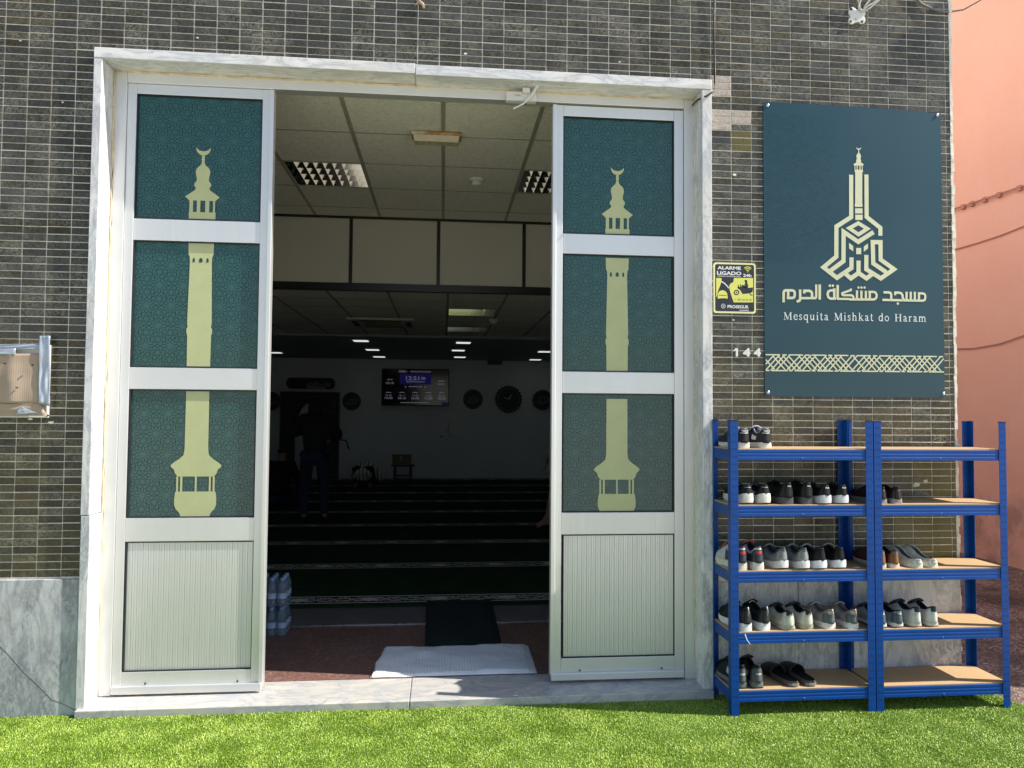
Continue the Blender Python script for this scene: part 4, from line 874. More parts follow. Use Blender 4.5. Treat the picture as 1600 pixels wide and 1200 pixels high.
def build_alarm():
    y = -0.012; q = lambda x, z: xz(1110 + x / 12, 400 + z / 12, y)
    c = q(457, 600); T = thing('alarm_sign', 'small yellow and black alarm warning sign with a motorbike guard', 'sign', (c[0], 0, c[1]))
    a, b = q(62, 118), q(852, 1082)
    def rr(x0, z0, x1, z1, r):
        return circ(x1 - r, z1 - r, r, 6, 0, math.pi / 2) + circ(x0 + r, z1 - r, r, 6, math.pi / 2, math.pi) + circ(x0 + r, z0 + r, r, 6, math.pi, 1.5 * math.pi) + circ(x1 - r, z0 + r, r, 6, 1.5 * math.pi, 2 * math.pi)
    obj('plate', MB().prism(rr(a[0], b[1], b[0], a[1], .014), y, -.004), 'alarm_pale', T)
    a, b = q(88, 150), q(822, 1046)
    m = MB(); m.poly(rr(a[0], b[1], b[0], a[1], .010), y - .0006)
    yl = MB()
    def poly(L, k=1, mb=None): (mb or yl).poly([q(*p) for p in L], y - .0006 - .0003 * k)
    poly([(108, 412), (205, 412), (210, 470), (180, 560), (140, 660), (120, 760), (108, 770)]); poly([(438, 412), (800, 412), (800, 870), (436, 870), (405, 780), (360, 640), (352, 560), (370, 520), (430, 490)])
    poly([(135, 800), (135, 720), (165, 660), (220, 640), (275, 655), (312, 700), (325, 800), (270, 792), (200, 792)])
    obj('dark_print', m, 'alarm_dark', T); obj('yellow_print', yl, 'alarm_yellow', T)
    d = MB()                       # motorbike and rider
    for L in ([(640, 455), (665, 445), (688, 455), (690, 500), (662, 505), (640, 480)], [(650, 500), (690, 500), (708, 560), (700, 610), (640, 600), (575, 560), (590, 545), (640, 550)],
              [(510, 575), (545, 580), (600, 570), (650, 585), (700, 600), (795, 588), (798, 640), (760, 690), (700, 705), (600, 712), (560, 640), (508, 605)], [(515, 545), (530, 545), (535, 600), (515, 600)], [(560, 530), (572, 530), (570, 570), (550, 575)]): poly(L, 2, d)
    for cx_, cz_, ra, rb in ((488, 684, 52, 32), (775, 700, 42, 26)):
        for k in range(18):
            t0, t1 = 2 * math.pi * k / 18, 2 * math.pi * (k + 1) / 18
            L = [(cx_ + ra * math.cos(t0), cz_ + ra * math.sin(t0)), (cx_ + ra * math.cos(t1), cz_ + ra * math.sin(t1)), (cx_ + rb * math.cos(t1), cz_ + rb * math.sin(t1)), (cx_ + rb * math.cos(t0), cz_ + rb * math.sin(t0))]
            if max(p[0] for p in L) < 802: poly(L, 2, d)
    poly([(474, 672), (500, 672), (500, 696), (474, 696)], 2, d)
    tx = lambda s, x0, z0, x1, z1, mb, k=2, bold=0.0: text_mb(s, q(x0, z1)[0], q(x1, z1)[0], q(x0, z1)[1], q(x0, z0)[1], y - .0006 - .0003 * k, mb, 0, bold)
    tx('707 22 23 22', 505, 802, 772, 836, d, 2, .01); tx('T', 452, 802, 472, 836, d, 2, .01); tx('vigilante', 150, 722, 300, 752, d, 2, .02)
    obj('rider_print', d, 'alarm_dark', T)
    wt = MB()
    tx('ALARME', 130, 188, 572, 250, wt, 1, .035); tx('LIGADO', 122, 282, 578, 352, wt, 1, .035); tx('CENTRAL DE SEGURANÇA', 128, 366, 572, 392, wt, 1, .02); tx('24h', 612, 335, 768, 392, wt, 1, .03)
    tx('PROSEGUR', 320, 918, 716, 978, wt, 1, .03); tx('ALARMES', 540, 1006, 716, 1030, wt, 1, .03)
    cc = q(240, 940); rad = .0118
    wt.ribbon(circ(cc[0], cc[1], rad, 24), .0022, y - .0010, closed=True)
    for s in (-1, 1): wt.ribbon([(cc[0] - .007, cc[1] + s * .003 - .003), (cc[0] - .002, cc[1] + s * .003 + .001), (cc[0] + .002, cc[1] + s * .003 - .001), (cc[0] + .007, cc[1] + s * .003 + .003)], .002, y - .0010)
    wt.ribbon([q(205, 478), q(260, 510), q(310, 560), q(345, 605)], .006, y - .0012)
    obj('white_print', wt, 'alarm_white', T)
    wf = MB(); o_ = q(700, 300)
    for r in (.010, .020, .029): wf.ribbon(circ(o_[0], o_[1], r, 10, math.radians(45), math.radians(135)), .0045, y - .0009)
    wf.poly(circ(o_[0], o_[1] + .001, .003, 10), y - .0009); obj('signal_print', wf, 'alarm_yellow', T)

def build_small_wall_things():
    for ch, xa, xb, lab in (('1', 1147.5, 1153, 'white number one digit, first of the house number on the tiles'), ('4', 1161, 1172.5, 'middle white digit four of the house number, nearer the doorway'), ('4', 1178, 1189, 'last white digit four of the house number, touching the big sign')):
        a, b = xz(xa, 557, -.012), xz(xb, 544, -.012)
        T = thing('house_number_digit', lab, 'house number', ((a[0] + b[0]) / 2, 0, a[1]), 'white house number digits')
        m = text_mb(ch, a[0], b[0], a[1], b[1], -.012, None, 0, .03) if ch == '4' else MB().poly([(a[0] + (b[0] - a[0]) * fx, a[1] + (b[1] - a[1]) * fz) for fx, fz in ((-.15, .78), (.45, 1.0), (1, 1.0), (1, 0), (.45, 0), (.45, .74), (-.15, .60))], -.012)
        o = obj('digit', m, 'alarm_white', T); md = o.modifiers.new('s', 'SOLIDIFY'); md.thickness = .008; md.offset = -1
    # taped cardboard over the meter box
    q = lambda x, z, y=-.03: xz(x / 7.5, 510 + z / 7.5, y)
    c = q(250, 700); T = thing('meter_box', 'meter box on the tiles covered with torn cardboard and silver tape', 'meter box', (c[0], 0, c[1]))
    a, b = q(-420, 1065), q(570, 215); rim = MB()
    rim.box(a[0], b[0], -.020, -.001, a[1], a[1] + .010); rim.box(b[0] - .010, b[0], -.020, -.001, a[1] + .010, b[1]); rim.box(a[0], a[0] + .01, -.020, -.001, a[1] + .01, b[1]); rim.box(a[0] + .01, b[0] - .01, -.020, -.001, b[1] - .01, b[1])
    rim.box(a[0] + .01, b[0] - .01, -.006, -.001, a[1] + .01, b[1] - .01); obj('box_rim', rim, 'white', T, bevel=.003)
    s = MB().lathe([(.006, 0), (.006, .003), (.002, .004)], (q(548, 1045)[0], -.020, q(548, 1045)[1]), 10, axis='y'); obj('screw', s, 'black', T)
    def sheet(name, L, y0, mat, amp, seed, fold=None, th=.002):
        tl, tr, br, bl = [Vector((p[0], 0, p[1])) for p in (q(*t) for t in L)]
        def fn(u, v):
            p = bl.lerp(br, u).lerp(tl.lerp(tr, u), v); n = mnoise.noise(Vector((u * 3 + seed, v * 3, seed)))
            y = y0 - amp * n - (fold(u, v) if fold else 0); return (p.x + .002 * mnoise.noise(Vector((v * 5, seed, 1))), y, p.z)
        o = obj(name, MB().seg_grid(18, 18, fn), mat, T, smooth=55); md = o.modifiers.new('s', 'SOLIDIFY'); md.thickness = th; md.offset = 1
    sheet('cardboard', [(-400, 325), (478, 318), (480, 905), (-400, 895)], -.032, 'card', .008, 1.3, lambda u, v: .012 * max(0, 1 - abs(u - .62) * 7), .004)
    sheet('cardboard_flap', [(-400, 905), (480, 905), (552, 1050), (-400, 1042)], -.026, 'card', .005, 4.1, lambda u, v: .010 * v, .004)
    sheet('silver_tape', [(480, 112), (602, 112), (600, 935), (470, 905)], -.040, 'tape', .010, 2.7)
    sheet('silver_tape', [(-400, 225), (490, 198), (485, 262), (-400, 300)], -.036, 'tape', .006, 3.9)
    sheet('silver_tape', [(-400, 262), (205, 262), (200, 330), (-400, 335)], -.043, 'tape', .006, 7.9)
    sheet('tape_scrap', [(240, 945), (260, 940), (450, 1012), (205, 1035)], -.040, 'tape', .004, 5.2)
    k = MB()
    for x, z in ((90, 440), (415, 457), (232, 722)):
        p = q(x, z); k.prism([(p[0] - .004, p[1] - .003), (p[0] + .003, p[1] - .002), (p[0] + .004, p[1] + .003), (p[0] - .002, p[1] + .004)], -.060, -.05)
    obj('staple', k, 'black', T)
    # torn cable bracket
    q = lambda x, z, y=-.015: xz(1260 + x / 4.706, z / 4.706, y)
    c = q(370, 120); T = thing('cable_bracket', 'white four-lobed mounting plate with cut cables hanging above the sign', 'bracket', (c[0], 0, c[1]))
    out = [q(*p) for p in ((315, 60), (340, 50), (365, 68), (400, 62), (432, 80), (438, 100), (425, 120), (436, 150), (425, 172), (400, 175), (385, 160), (358, 165), (340, 178), (315, 170), (308, 150), (325, 120), (310, 90))]
    obj('plate', MB().prism(out, -.016, -.003), 'white', T, bevel=.003)
    h = MB()
    for x, z in ((327, 68), (324, 158), (408, 160), (362, 140)):
        p = q(x, z); h.lathe([(.008 if x != 362 else .003, 0), (.008 if x != 362 else .003, .001)], (p[0], -.0165, p[1]), 12, axis='y')
    obj('hole', h, 'black', T)
    cb = MB()
    for L in ([(405, 95), (430, 40), (470, -10), (520, -90)], [(400, 92), (440, 55), (500, 20), (560, -60)], [(395, 85), (380, 40), (365, 0), (350, -80)], [(410, 90), (455, 70), (520, 15), (580, -70)], [(385, 80), (375, 55), (385, 20), (400, -70)]):
        cb.tube([Vector((q(x, z)[0], -.022 - .012 * k_ / 3, q(x, z)[1])) for k_, (x, z) in enumerate(L)], .0048, 6)
    obj('cable', cb, 'cable_white', T, smooth=True)
    # small broken anchor in the tiles
    p = P(656, 4, -.01); m = MB(); m.tube([(p.x - .02, -.004, p.z + .02), (p.x, -.016, p.z), (p.x + .016, -.012, p.z - .01), (p.x + .022, -.006, p.z - .028)], [.006, .010, .009, .005], 7); m.tube([(p.x - .028, -.004, p.z - .012), (p.x, -.014, p.z + .002)], [.004, .008], 6)
    tag(obj('broken_anchor', m, 'mortar', smooth=True), 'rusty stub of a broken anchor sticking out of the tiles above the lintel', 'anchor')
    # grey cable slung from the mosque corner to the salmon building
    a = P(1430, 0, -.02); pts = [P(1380, -60, -.01), P(1440, 6, -.012), P(1462, 16, -.02), P(1481, 19, -.03)]
    c = PC(1502, 18); pts += [pts[-1].lerp(PC(1545, -8), .25) + Vector((0, 0, -.03)), pts[-1].lerp(PC(1545, -8), .6) + Vector((0, 0, -.02)), PC(1545, -8)]
    tag(obj('slung_cable', MB().tube(pts, .006, 6), 'cable_grey', smooth=True), 'thin grey cable slung from the top corner of the tiles to the salmon building', 'cable')

XP = 5.80
def PC(px, py):       # point on the salmon wall
    d = ray(px, py); return CAM + d * ((XP - .03 - CAM.x) / d.x)
def build_salmon():
    T = thing('salmon_building', 'salmon pink rendered building across the narrow gravel alley', 'building', (XP + 2, 6, 0))
    m = MB(); n = 60
    obj('wall', MB().box(XP, XP + 6, -0.50, 32, -0.3, 6.5), 'salmon', T)
    dk = MB(); 
    obj('roof', MB().box(XP - .15, XP + 6.1, -0.62, 32.1, 6.5, 6.7), 'mortar', T)
    # clipped conduit
    a, b = PC(1489, 327), PC(1640, 277); dv = (b - a); cb = MB().tube([a - dv * 4.0, a, b, b + dv * 1.6], .010, 8)
    for px in (1503, 1517, 1537, 1560, 1592):
        p = a.lerp(b, (PC(px, 320).y - a.y) / (b.y - a.y)); cb.box(p.x - .005, p.x + .03, p.y - .025, p.y + .025, p.z - .03, p.z + .02)
    obj('conduit', cb, 'cable_salmon', T, smooth=40)
    for L in ([(1485, 391), (1520, 381), (1560, 368), (1600, 352), (1640, 335)], [(1485, 545), (1520, 544), (1560, 537), (1600, 523), (1640, 505)]):
        pp = [PC(*p) for p in L]; pp = [pp[0] + (pp[0] - pp[1]) * 8 + Vector((0, 0, .10)), pp[0] + (pp[0] - pp[1]) * 3] + pp + [pp[-1] + (pp[-1] - pp[-2]) * 2.2]
        for v_ in pp: v_.x = XP - .012
        obj('cable', MB().tube(pp, .006, 6), 'cable_salmon', T, smooth=True)

# ================================================================== RACKS AND SHOES
SH = [1.352, 1.063, .727, .418, .126]     # board tops (front beams start just below)
RY0, RY1 = -0.292, -0.014
def build_rack(label, x0, x1):
    T = thing('shelf_rack', label, 'shelf rack', ((x0 + x1) / 2, (RY0 + RY1) / 2, 0), 'blue metal shoe racks')
    L, t = .040, .0025
    for xa, sx in ((x0, 1), (x1, -1)):
        for ya, sy in ((RY0, 1), (RY1, -1)):
            m = MB(); xb = xa + sx * L; yb_ = ya + sy * L
            m.box(min(xa, xb), max(xa, xb), min(ya, ya + sy * t), max(ya, ya + sy * t), 0.004, 1.498)
            m.box(min(xa, xa + sx * t), max(xa, xa + sx * t), min(ya + sy * t, yb_), max(ya + sy * t, yb_), 0.004, 1.498)
            for za, zb, gw in ((-.004, .004, 0.0), (1.498, 1.503, .001)):
                m.box(min(xa, xb) - gw, max(xa, xb) + gw, min(ya, ya + sy * (t + .003)) - gw, max(ya, ya + sy * (t + .003)) + gw, za, zb, 1)
                yq = ya + sy * (t + .0035); m.box(min(xa, xa + sx * (t + .003)) - gw, max(xa, xa + sx * (t + .003)) + gw, min(yq, yb_), max(yq, yb_), za, zb, 1)
            # keyhole slots
            z = .06
            while z < 1.49:
                for f in (.3, .7):
                    cx = xa + sx * L * f; yy = ya - .0006 if sy > 0 else ya - t - .0006
                    m.add([(cx - .0022, yy, z - .005), (cx + .0022, yy, z - .005), (cx + .0030, yy, z + .005), (cx - .0030, yy, z + .005)], [(0, 1, 2, 3)], 1)
                cy = ya + sy * L * .55; xx = xa - sx * .0006
                m.add([(xx, cy - .003, z - .005), (xx, cy + .003, z - .005), (xx, cy + .003, z + .005), (xx, cy - .003, z + .005)], [(0, 1, 2, 3) if sx > 0 else (3, 2, 1, 0)], 1)
                z += .038
            obj('post', m, ['blue', 'slot'], T)
    for k, z in enumerate(SH):
        m = MB(); a, b = x0 + .0035, x1 - .0035; zt, zb = z - .003, z - .057
        def beam(y, s):
            # C-channel with two pressed ribs, profile in y-z run along x
            pr = [(0, zb), (s * .004, zb + .002), (s * .004, zb + .016), (s * .0031, zb + .018), (s * .0031, zb + .024), (s * .004, zb + .026), (s * .004, zb + .033), (s * .0031, zb + .035), (s * .0031, zb + .041), (s * .004, zb + .043), (s * .004, zt - .001), (0, zt), (-s * .016, zt), (-s * .016, zb)]
            vs = [(x, y + p[0], p[1]) for x in (a, b) for p in pr]; n = len(pr)
            m.add(vs, [(i, (i + 1) % n, (i + 1) % n + n, i + n) if s < 0 else (i + n, (i + 1) % n + n, (i + 1) % n, i) for i in range(n)])
        beam(RY0 + .0075, -1); beam(RY1 - .0075, 1)
        m.box(x0 + .0030, x0 + .016, RY0 + .025, RY1 - .025, zb, zt); m.box(x1 - .016, x1 - .0030, RY0 + .025, RY1 - .025, zb, zt)
        m.lathe([(.004, 0), (.004, .002), (.001, .003)], ((a + b) / 2, RY0 + .0035, zb + .013), 8, mi=1, axis='y')
        obj('shelf_beam', m, ['blue', 'rivet'], T)
        bd = MB(); bd.box(x0 + .005, x1 - .005, RY0 + .010, RY1 - .010, z - .0028, z + .004)
        obj('board', bd, 'board', T, bevel=.001)

def lerp_tab(tab, t):
    for (a, va), (b, vb) in zip(tab[:-1], tab[1:]):
        if t <= b:
            f = (t - a) / (b - a) if b > a else 0; f = f * f * (3 - 2 * f) * .5 + f * .5; return va + (vb - va) * f
    return tab[-1][1]

mcache = {}
def cm(c, rough=.6, kind='cloth'):
    key = (c, rough, kind)
    if key not in mcache:
        mcache[key] = simple('shoe_' + ('leather' if kind != 'cloth' else 'fabric'), c, rough, var=.18, sc=40, bump=.25 if kind == 'cloth' else .06, bsc=350 if kind == 'cloth' else 90, spec=.3)
    return mcache[key]
BLK = (.012, .012, .013); OFFW = (.62, .60, .54); WHT = (.70, .70, .70); DGR = (.06, .065, .07); GRY = (.20, .21, .22); NAVY = (.018, .022, .045)

def build_shoe(label, group, X, shelf, side, up=BLK, sole=WHT, lin=(.03, .03, .035), heel=None, tab=None, text=None, mark=None, h=.078, soleh=.030, wide=1.0, length=.268, yaw=0.0, tongue=True, sole2=None, low=False, quarter=None, tongcol=None, kick=0.0, pull=None, stripe=None):
    z0 = SH[shelf] + .0045; y0 = RY0 + .016
    T = thing('shoe', label, 'shoe', (X, y0, z0), group)
    yaw += random.uniform(-.06, .06); y0 += random.uniform(-.004, .010); Rm = Matrix.Rotation(yaw, 3, 'Z')
    NS = 22; ts = [0, .012, .03, .06, .1, .15, .2, .26, .32, .38, .43, .48, .53, .58, .64, .7, .76, .82, .87, .92, .96, .985, 1.0]
    W = [(0, .020), (.012, .0255), (.03, .0300), (.06, .0330), (.15, .0345), (.3, .0335), (.45, .0365), (.62, .044), (.74, .0465), (.85, .042), (.93, .031), (.98, .016), (1, .006)]
    Htab = [(0, h * 1.07), (.04, h * 1.02), (.15, h * .86), (.28, h * .80), (.38, h * .96), (.46, h * 1.08), (.56, h * .98), (.68, h * .76), (.8, h * .62), (.9, h * .55), (.97, h * .47), (1, h * .40)]
    if low: Htab = [(0, h * .50), (.05, h * .47), (.18, h * .46), (.34, h * .60), (.48, h * .92), (.60, h * 1.08), (.7, h * 1.0), (.85, h * .78), (.95, h * .58), (1, h * .4)]
    asym = .006 * side
    def wd(t): return lerp_tab(W, t) * wide * .94
    def cx(t): return asym * math.sin(math.pi * min(1, t * 1.05)) - .010 * side * max(0, t - .6) ** 1.5 * 3
    def lift(t): return .020 * max(0, t - .68) ** 2 * 9 + kick * max(0, .12 - t) / .12 * .35
    def tr(x, y, z): v = Rm @ Vector((x, y, z)); return (X + v.x, y0 + v.y, z0 + v.z)
    def hh(t): return lerp_tab(Htab, t) + lift(t)
    def sh_(t): return soleh * (1.0 - .30 * min(1, t * 1.1)) + lift(t) + kick * max(0, .1 - t) * .3
    oend = .46 if not low else .60
    def op(t): return .57 if t < oend - .12 else max(0.0, .57 * (1 - ((t - (oend - .12)) / .17) ** 1.5)) if t < oend + .05 else 0.0
    # sole
    m = MB(); prof = []
    for t in ts:
        w_ = wd(t) + .0035; f = sh_(t); lf = lift(t); y = t * length
        if kick and t < .1: y -= kick * (1 - t / .1) * .5 * 0.6
        prof.append([(cx(t) - w_ * .94, y, lf), (cx(t) - w_ * 1.03, y, lf + (f - lf) * .35), (cx(t) - w_ * .99, y, lf + (f - lf) * .8), (cx(t) - w_ * .93, y, f + .001),
                     (cx(t) + w_ * .93, y, f + .001), (cx(t) + w_ * .99, y, lf + (f - lf) * .8), (cx(t) + w_ * 1.03, y, lf + (f - lf) * .35), (cx(t) + w_ * .94, y, lf)])
    for q in range(2): pass
    vs = [tr(*p) for r in prof for p in r]; n = 8
    fs = [(i * n + k, i * n + (k + 1) % n, (i + 1) * n + (k + 1) % n, (i + 1) * n + k) for i in range(len(ts) - 1) for k in range(n)]
    mi = [1 if (sole2 and k in (7,)) else 0 for i in range(len(ts) - 1) for k in range(n)]
    m.v = vs; m.f = [f[::-1] for f in fs] + [tuple(range(n))[::1], tuple(range((len(ts) - 1) * n, len(ts) * n))[::-1]]; m.mi = mi + [0, 0]
    obj('sole', m, [cm(sole, .55, 'rubber'), cm(sole2 or sole, .6, 'rubber')], T, smooth=50)
    if sole2:
        o2 = MB(); 
        vs = []; 
        for t in ts:
            w_ = wd(t) + .0042; lf = lift(t); y = t * length
            vs += [tr(cx(t) - w_ * 1.0, y - (.0015 if t == 0 else 0), lf - .0005), tr(cx(t) - w_ * 1.035, y - (.0015 if t == 0 else 0), lf + .0065), tr(cx(t) + w_ * 1.035, y - (.0015 if t == 0 else 0), lf + .0065), tr(cx(t) + w_ * 1.0, y - (.0015 if t == 0 else 0), lf - .0005)]
        o2.add(vs, [(i * 4 + k + 4, i * 4 + (k + 1) % 4 + 4, i * 4 + (k + 1) % 4, i * 4 + k) for i in range(len(ts) - 1) for k in (0, 2)] + [(3, 2, 1, 0)])
        obj('outsole', o2, cm(sole2, .6, 'rubber'), T, smooth=50)
    # upper: two side sheets that meet over the toe, plus the heel counter
    NU = 8
    def side_pt(t, u, s, grow=0.0):
        c = op(t); am = math.acos(max(-1, min(1, c))); a = am * u; w_ = wd(t) * (1 + .05 * math.sin(math.pi * u)) + grow; f = sh_(t) - .002; y = t * length
        x = w_ * math.cos(a); z = f + (hh(t) - f) * (math.sin(a) / max(.2, math.sin(am))) ** .92
        heel_in = .006 * math.sin(math.pi * .5 * u) * max(0, 1 - t / .08)
        return tr(cx(t) + s * x, y + heel_in * 0.6 - (grow if t < .02 else 0), z + grow * .3)
    m = MB(); ix = {}
    for s in (-1, 1):
        b = len(m.v)
        for t in ts:
            for k in range(NU + 1): m.v.append(side_pt(t, k / NU, s))
        for i in range(len(ts) - 1):
            for k in range(NU):
                f = (b + i * (NU + 1) + k, b + (i + 1) * (NU + 1) + k, b + (i + 1) * (NU + 1) + k + 1, b + i * (NU + 1) + k + 1)
                m.f.append(f if s > 0 else f[::-1])
                tt = ts[i]; m.mi.append(1 if (tt < .10 and k < (NU - 2 if heel else 0)) or (quarter and .10 <= tt < .42 and k < NU - 3) else (2 if stripe and .16 < tt < .36 and 2 <= k <= 4 else 0))
    b = len(m.v); nb = 7        # heel counter across the back, bulging outward
    for k in range(NU + 1):
        p, q = Vector(side_pt(0, k / NU, -1)), Vector(side_pt(0, k / NU, 1))
        for j in range(nb + 1):
            f = j / nb; v = p.lerp(q, f); back = Rm @ Vector((0, -.010 * math.sin(math.pi * f) ** .7, 0)); dip = -.004 * (math.sin(math.pi * f)) * (1 if k == NU else 0) * 0
            m.v.append(tuple(v + back))
    for k in range(NU):
        for j in range(nb):
            m.f.append((b + k * (nb + 1) + j, b + k * (nb + 1) + j + 1, b + (k + 1) * (nb + 1) + j + 1, b + (k + 1) * (nb + 1) + j)); m.mi.append(1 if heel and k < NU - 2 else 0)
    o = obj('upper', m, [cm(up), cm(heel or quarter or up, .5, 'leather'), cm(stripe or up, .4, 'leather')], T, smooth=60)
    md = o.modifiers.new('s', 'SOLIDIFY'); md.thickness = .0035; md.offset = -1
    # padded collar roll, lining and insole
    col = []
    for t in [t for t in ts if t <= oend + .05]: col.append((t, 1))
    path = [Vector(side_pt(t, 1.0, -1)) for t, _ in col[::-1]] + [Vector(side_pt(0, 1, -1)).lerp(Vector(side_pt(0, 1, 1)), f) + (Rm @ Vector((0, -.009 * math.sin(math.pi * f), 0))) for f in (.2, .4, .6, .8)] + [Vector(side_pt(t, 1.0, 1)) for t, _ in col]
    if not low: obj('collar', MB().tube(path, .0042, 6), cm(lin), T, smooth=True)
    else: obj('collar', MB().tube(path, .0034, 6), cm(up), T, smooth=True)
    li = MB(); ts2 = [t for t in ts if t <= oend + .08]
    for t in ts2:
        c = max(op(t), .12); f = sh_(t)
        for u, v in ((-1, 1.0), (-.92, .55), (-.85, .2), (0, .06), (.85, .2), (.92, .55), (1, 1.0)):
            li.v.append(tr(cx(t) + wd(t) * (c + .16 * (1 - v)) * u * .93, t * length + (.004 if t == 0 else 0), f + (hh(t) - .003 - f) * v))
    for i in range(len(ts2) - 1):
        for k in range(6): li.f.append((i * 7 + k, i * 7 + k + 1, (i + 1) * 7 + k + 1, (i + 1) * 7 + k)); li.mi.append(0)
    li.f.append((0, 1, 2, 3, 4, 5, 6)); li.mi.append(0)
    obj('lining', li, cm(lin), T, smooth=50)
    if tongue:
        tn = MB()
        def tf(u, v):
            t = .62 - v * .20; x = (u - .5) * (.052 + .012 * v); z = hh(.60) - .003 + v * (h * .26) + .014 * math.sin(math.pi * u) - .006
            return tr(cx(t) + x, t * length, z)
        tn.seg_grid(6, 8, tf); o = obj('tongue', tn, cm(tongcol or up), T, smooth=True); md = o.modifiers.new('s', 'SOLIDIFY'); md.thickness = .007; md.offset = 0
        la = MB()
        for k in range(4):
            t = .44 + k * .048; zt = hh(t) + .006
            la.tube([tr(cx(t) - .020, t * length, zt - .006), tr(cx(t), t * length + .004, zt + .004), tr(cx(t) + .020, t * length + .003, zt - .006)], .0022, 5)
        obj('laces', la, cm(sole if sole != WHT else OFFW) if up == BLK else cm(DGR), T, smooth=True)
    def heel_patch(name, col, zf0, zf1, hw, mat=None, off=.0016, roundp=False):
        pm = MB()
        def f(u, v):
            k = zf0 + (zf1 - zf0) * v; p, q = Vector(side_pt(0, k, -1)), Vector(side_pt(0, k, 1)); c = (p + q) / 2; half = (q - p).length / 2
            uu = (u - .5) * 2 * hw
            if roundp: uu *= math.sqrt(max(.02, 1 - (2 * v - 1) ** 2))
            x = uu / max(half, 1e-4); bk = -.010 * math.cos(min(1, abs(x)) * math.pi / 2) ** .7 if abs(x) < 1 else 0
            wrap = .010 * max(0, abs(x) - 1) * 1.2
            return tuple(c + Rm @ Vector((uu, bk - off + wrap, 0)))
        pm.seg_grid(8, 5, f); return obj(name, pm, mat or cm(col, .5, 'leather'), T, smooth=True)
    if tab: heel_patch('heel_tab', tab, .62, .99, .017)
    if mark: heel_patch('heel_mark', mark[0], mark[1], mark[2], mark[3], roundp=True)
    if pull: obj('pull_tab', MB().tube([tr(cx(0), -.011, h * .72), tr(cx(0), -.014, h * .95), tr(cx(0), -.010, h * 1.14), tr(cx(0), .002, h * 1.06)], [.003, .0042, .0042, .003], 6), cm(pull), T, smooth=True)
    if text:
        body, tc, zf, hw, th_ = text
        p, q = Vector(side_pt(0, zf, -1)), Vector(side_pt(0, zf, 1)); c = (p + q) / 2
        tm = text_mb(body, -hw, hw, -th_ / 2, th_ / 2, 0, None, 0, .03)
        tm.v = [tuple(c + Rm @ Vector((v[0], -.0125 + 7.0 * v[0] ** 2, v[2]))) for v in tm.v]
        obj('lettering', tm, cm(tc, .4, 'leather'), T)
    return T

def build_slide(label, group, X, shelf, side, length=.262):
    z0 = SH[shelf] + .0045; y0 = RY0 + .022; T = thing('slide_sandal', label, 'sandal', (X, y0, z0), group)
    W = [(0, .012), (.03, .026), (.1, .034), (.3, .035), (.5, .039), (.7, .047), (.85, .045), (.95, .030), (1, .010)]
    ts = [0, .02, .05, .1, .2, .3, .4, .5, .6, .7, .8, .88, .94, .98, 1]
    def pt(t, u, z): return (X + .008 * side * math.sin(math.pi * t) + u * lerp_tab(W, t) - .16 * (t - .3) * length * .9, y0 + t * length, z0 + z)
    m = MB()
    for t in ts: m.v += [pt(t, u, z) for u, z in ((-.94, 0), (-1.04, .012), (-1, .026), (-.9, .030), (-.82, .024), (0, .021), (.82, .024), (.9, .030), (1, .026), (1.04, .012), (.94, 0))]
    n = 11; m.f = [((i + 1) * n + k, (i + 1) * n + (k + 1) % n, i * n + (k + 1) % n, i * n + k) for i in range(len(ts) - 1) for k in range(n)] + [tuple(range(n)), tuple(range((len(ts) - 1) * n, len(ts) * n))[::-1]]
    m.mi = [(1 if k in (3, 4, 5, 6) else 0) for i in range(len(ts) - 1) for k in range(n)] + [0, 0]
    obj('footbed', m, [cm((.10, .085, .075), .6, 'rubber'), cm((.012, .012, .013), .7)], T, smooth=50)
    st = MB()
    def f(u, v):
        t = .50 + v * .34; a = math.pi * u; wv = lerp_tab(W, t) * 1.06
        p = pt(t, 0, 0); return (p[0] + wv * math.cos(a) * -1, p[1], z0 + .012 + (.058 - .014 * v) * math.sin(a) ** .8)
    o = obj('strap', st.seg_grid(14, 6, f), cm((.02, .018, .018), .5, 'leather'), T, smooth=True); md = o.modifiers.new('s', 'SOLIDIFY'); md.thickness = .005; md.offset = 0
    dots = MB()
    for k in range(9):
        a = -1 + k / 4; p = pt(.0, 0, .014); 
        dots.box(p[0] + a * .026 - .002, p[0] + a * .026 + .002, p[1] + .010 * a * a - .003, p[1] + .010 * a * a + .002, p[2] - .008, p[2] + .004)
    obj('heel_stitching', dots, cm((.42, .40, .36), .6, 'rubber'), T)

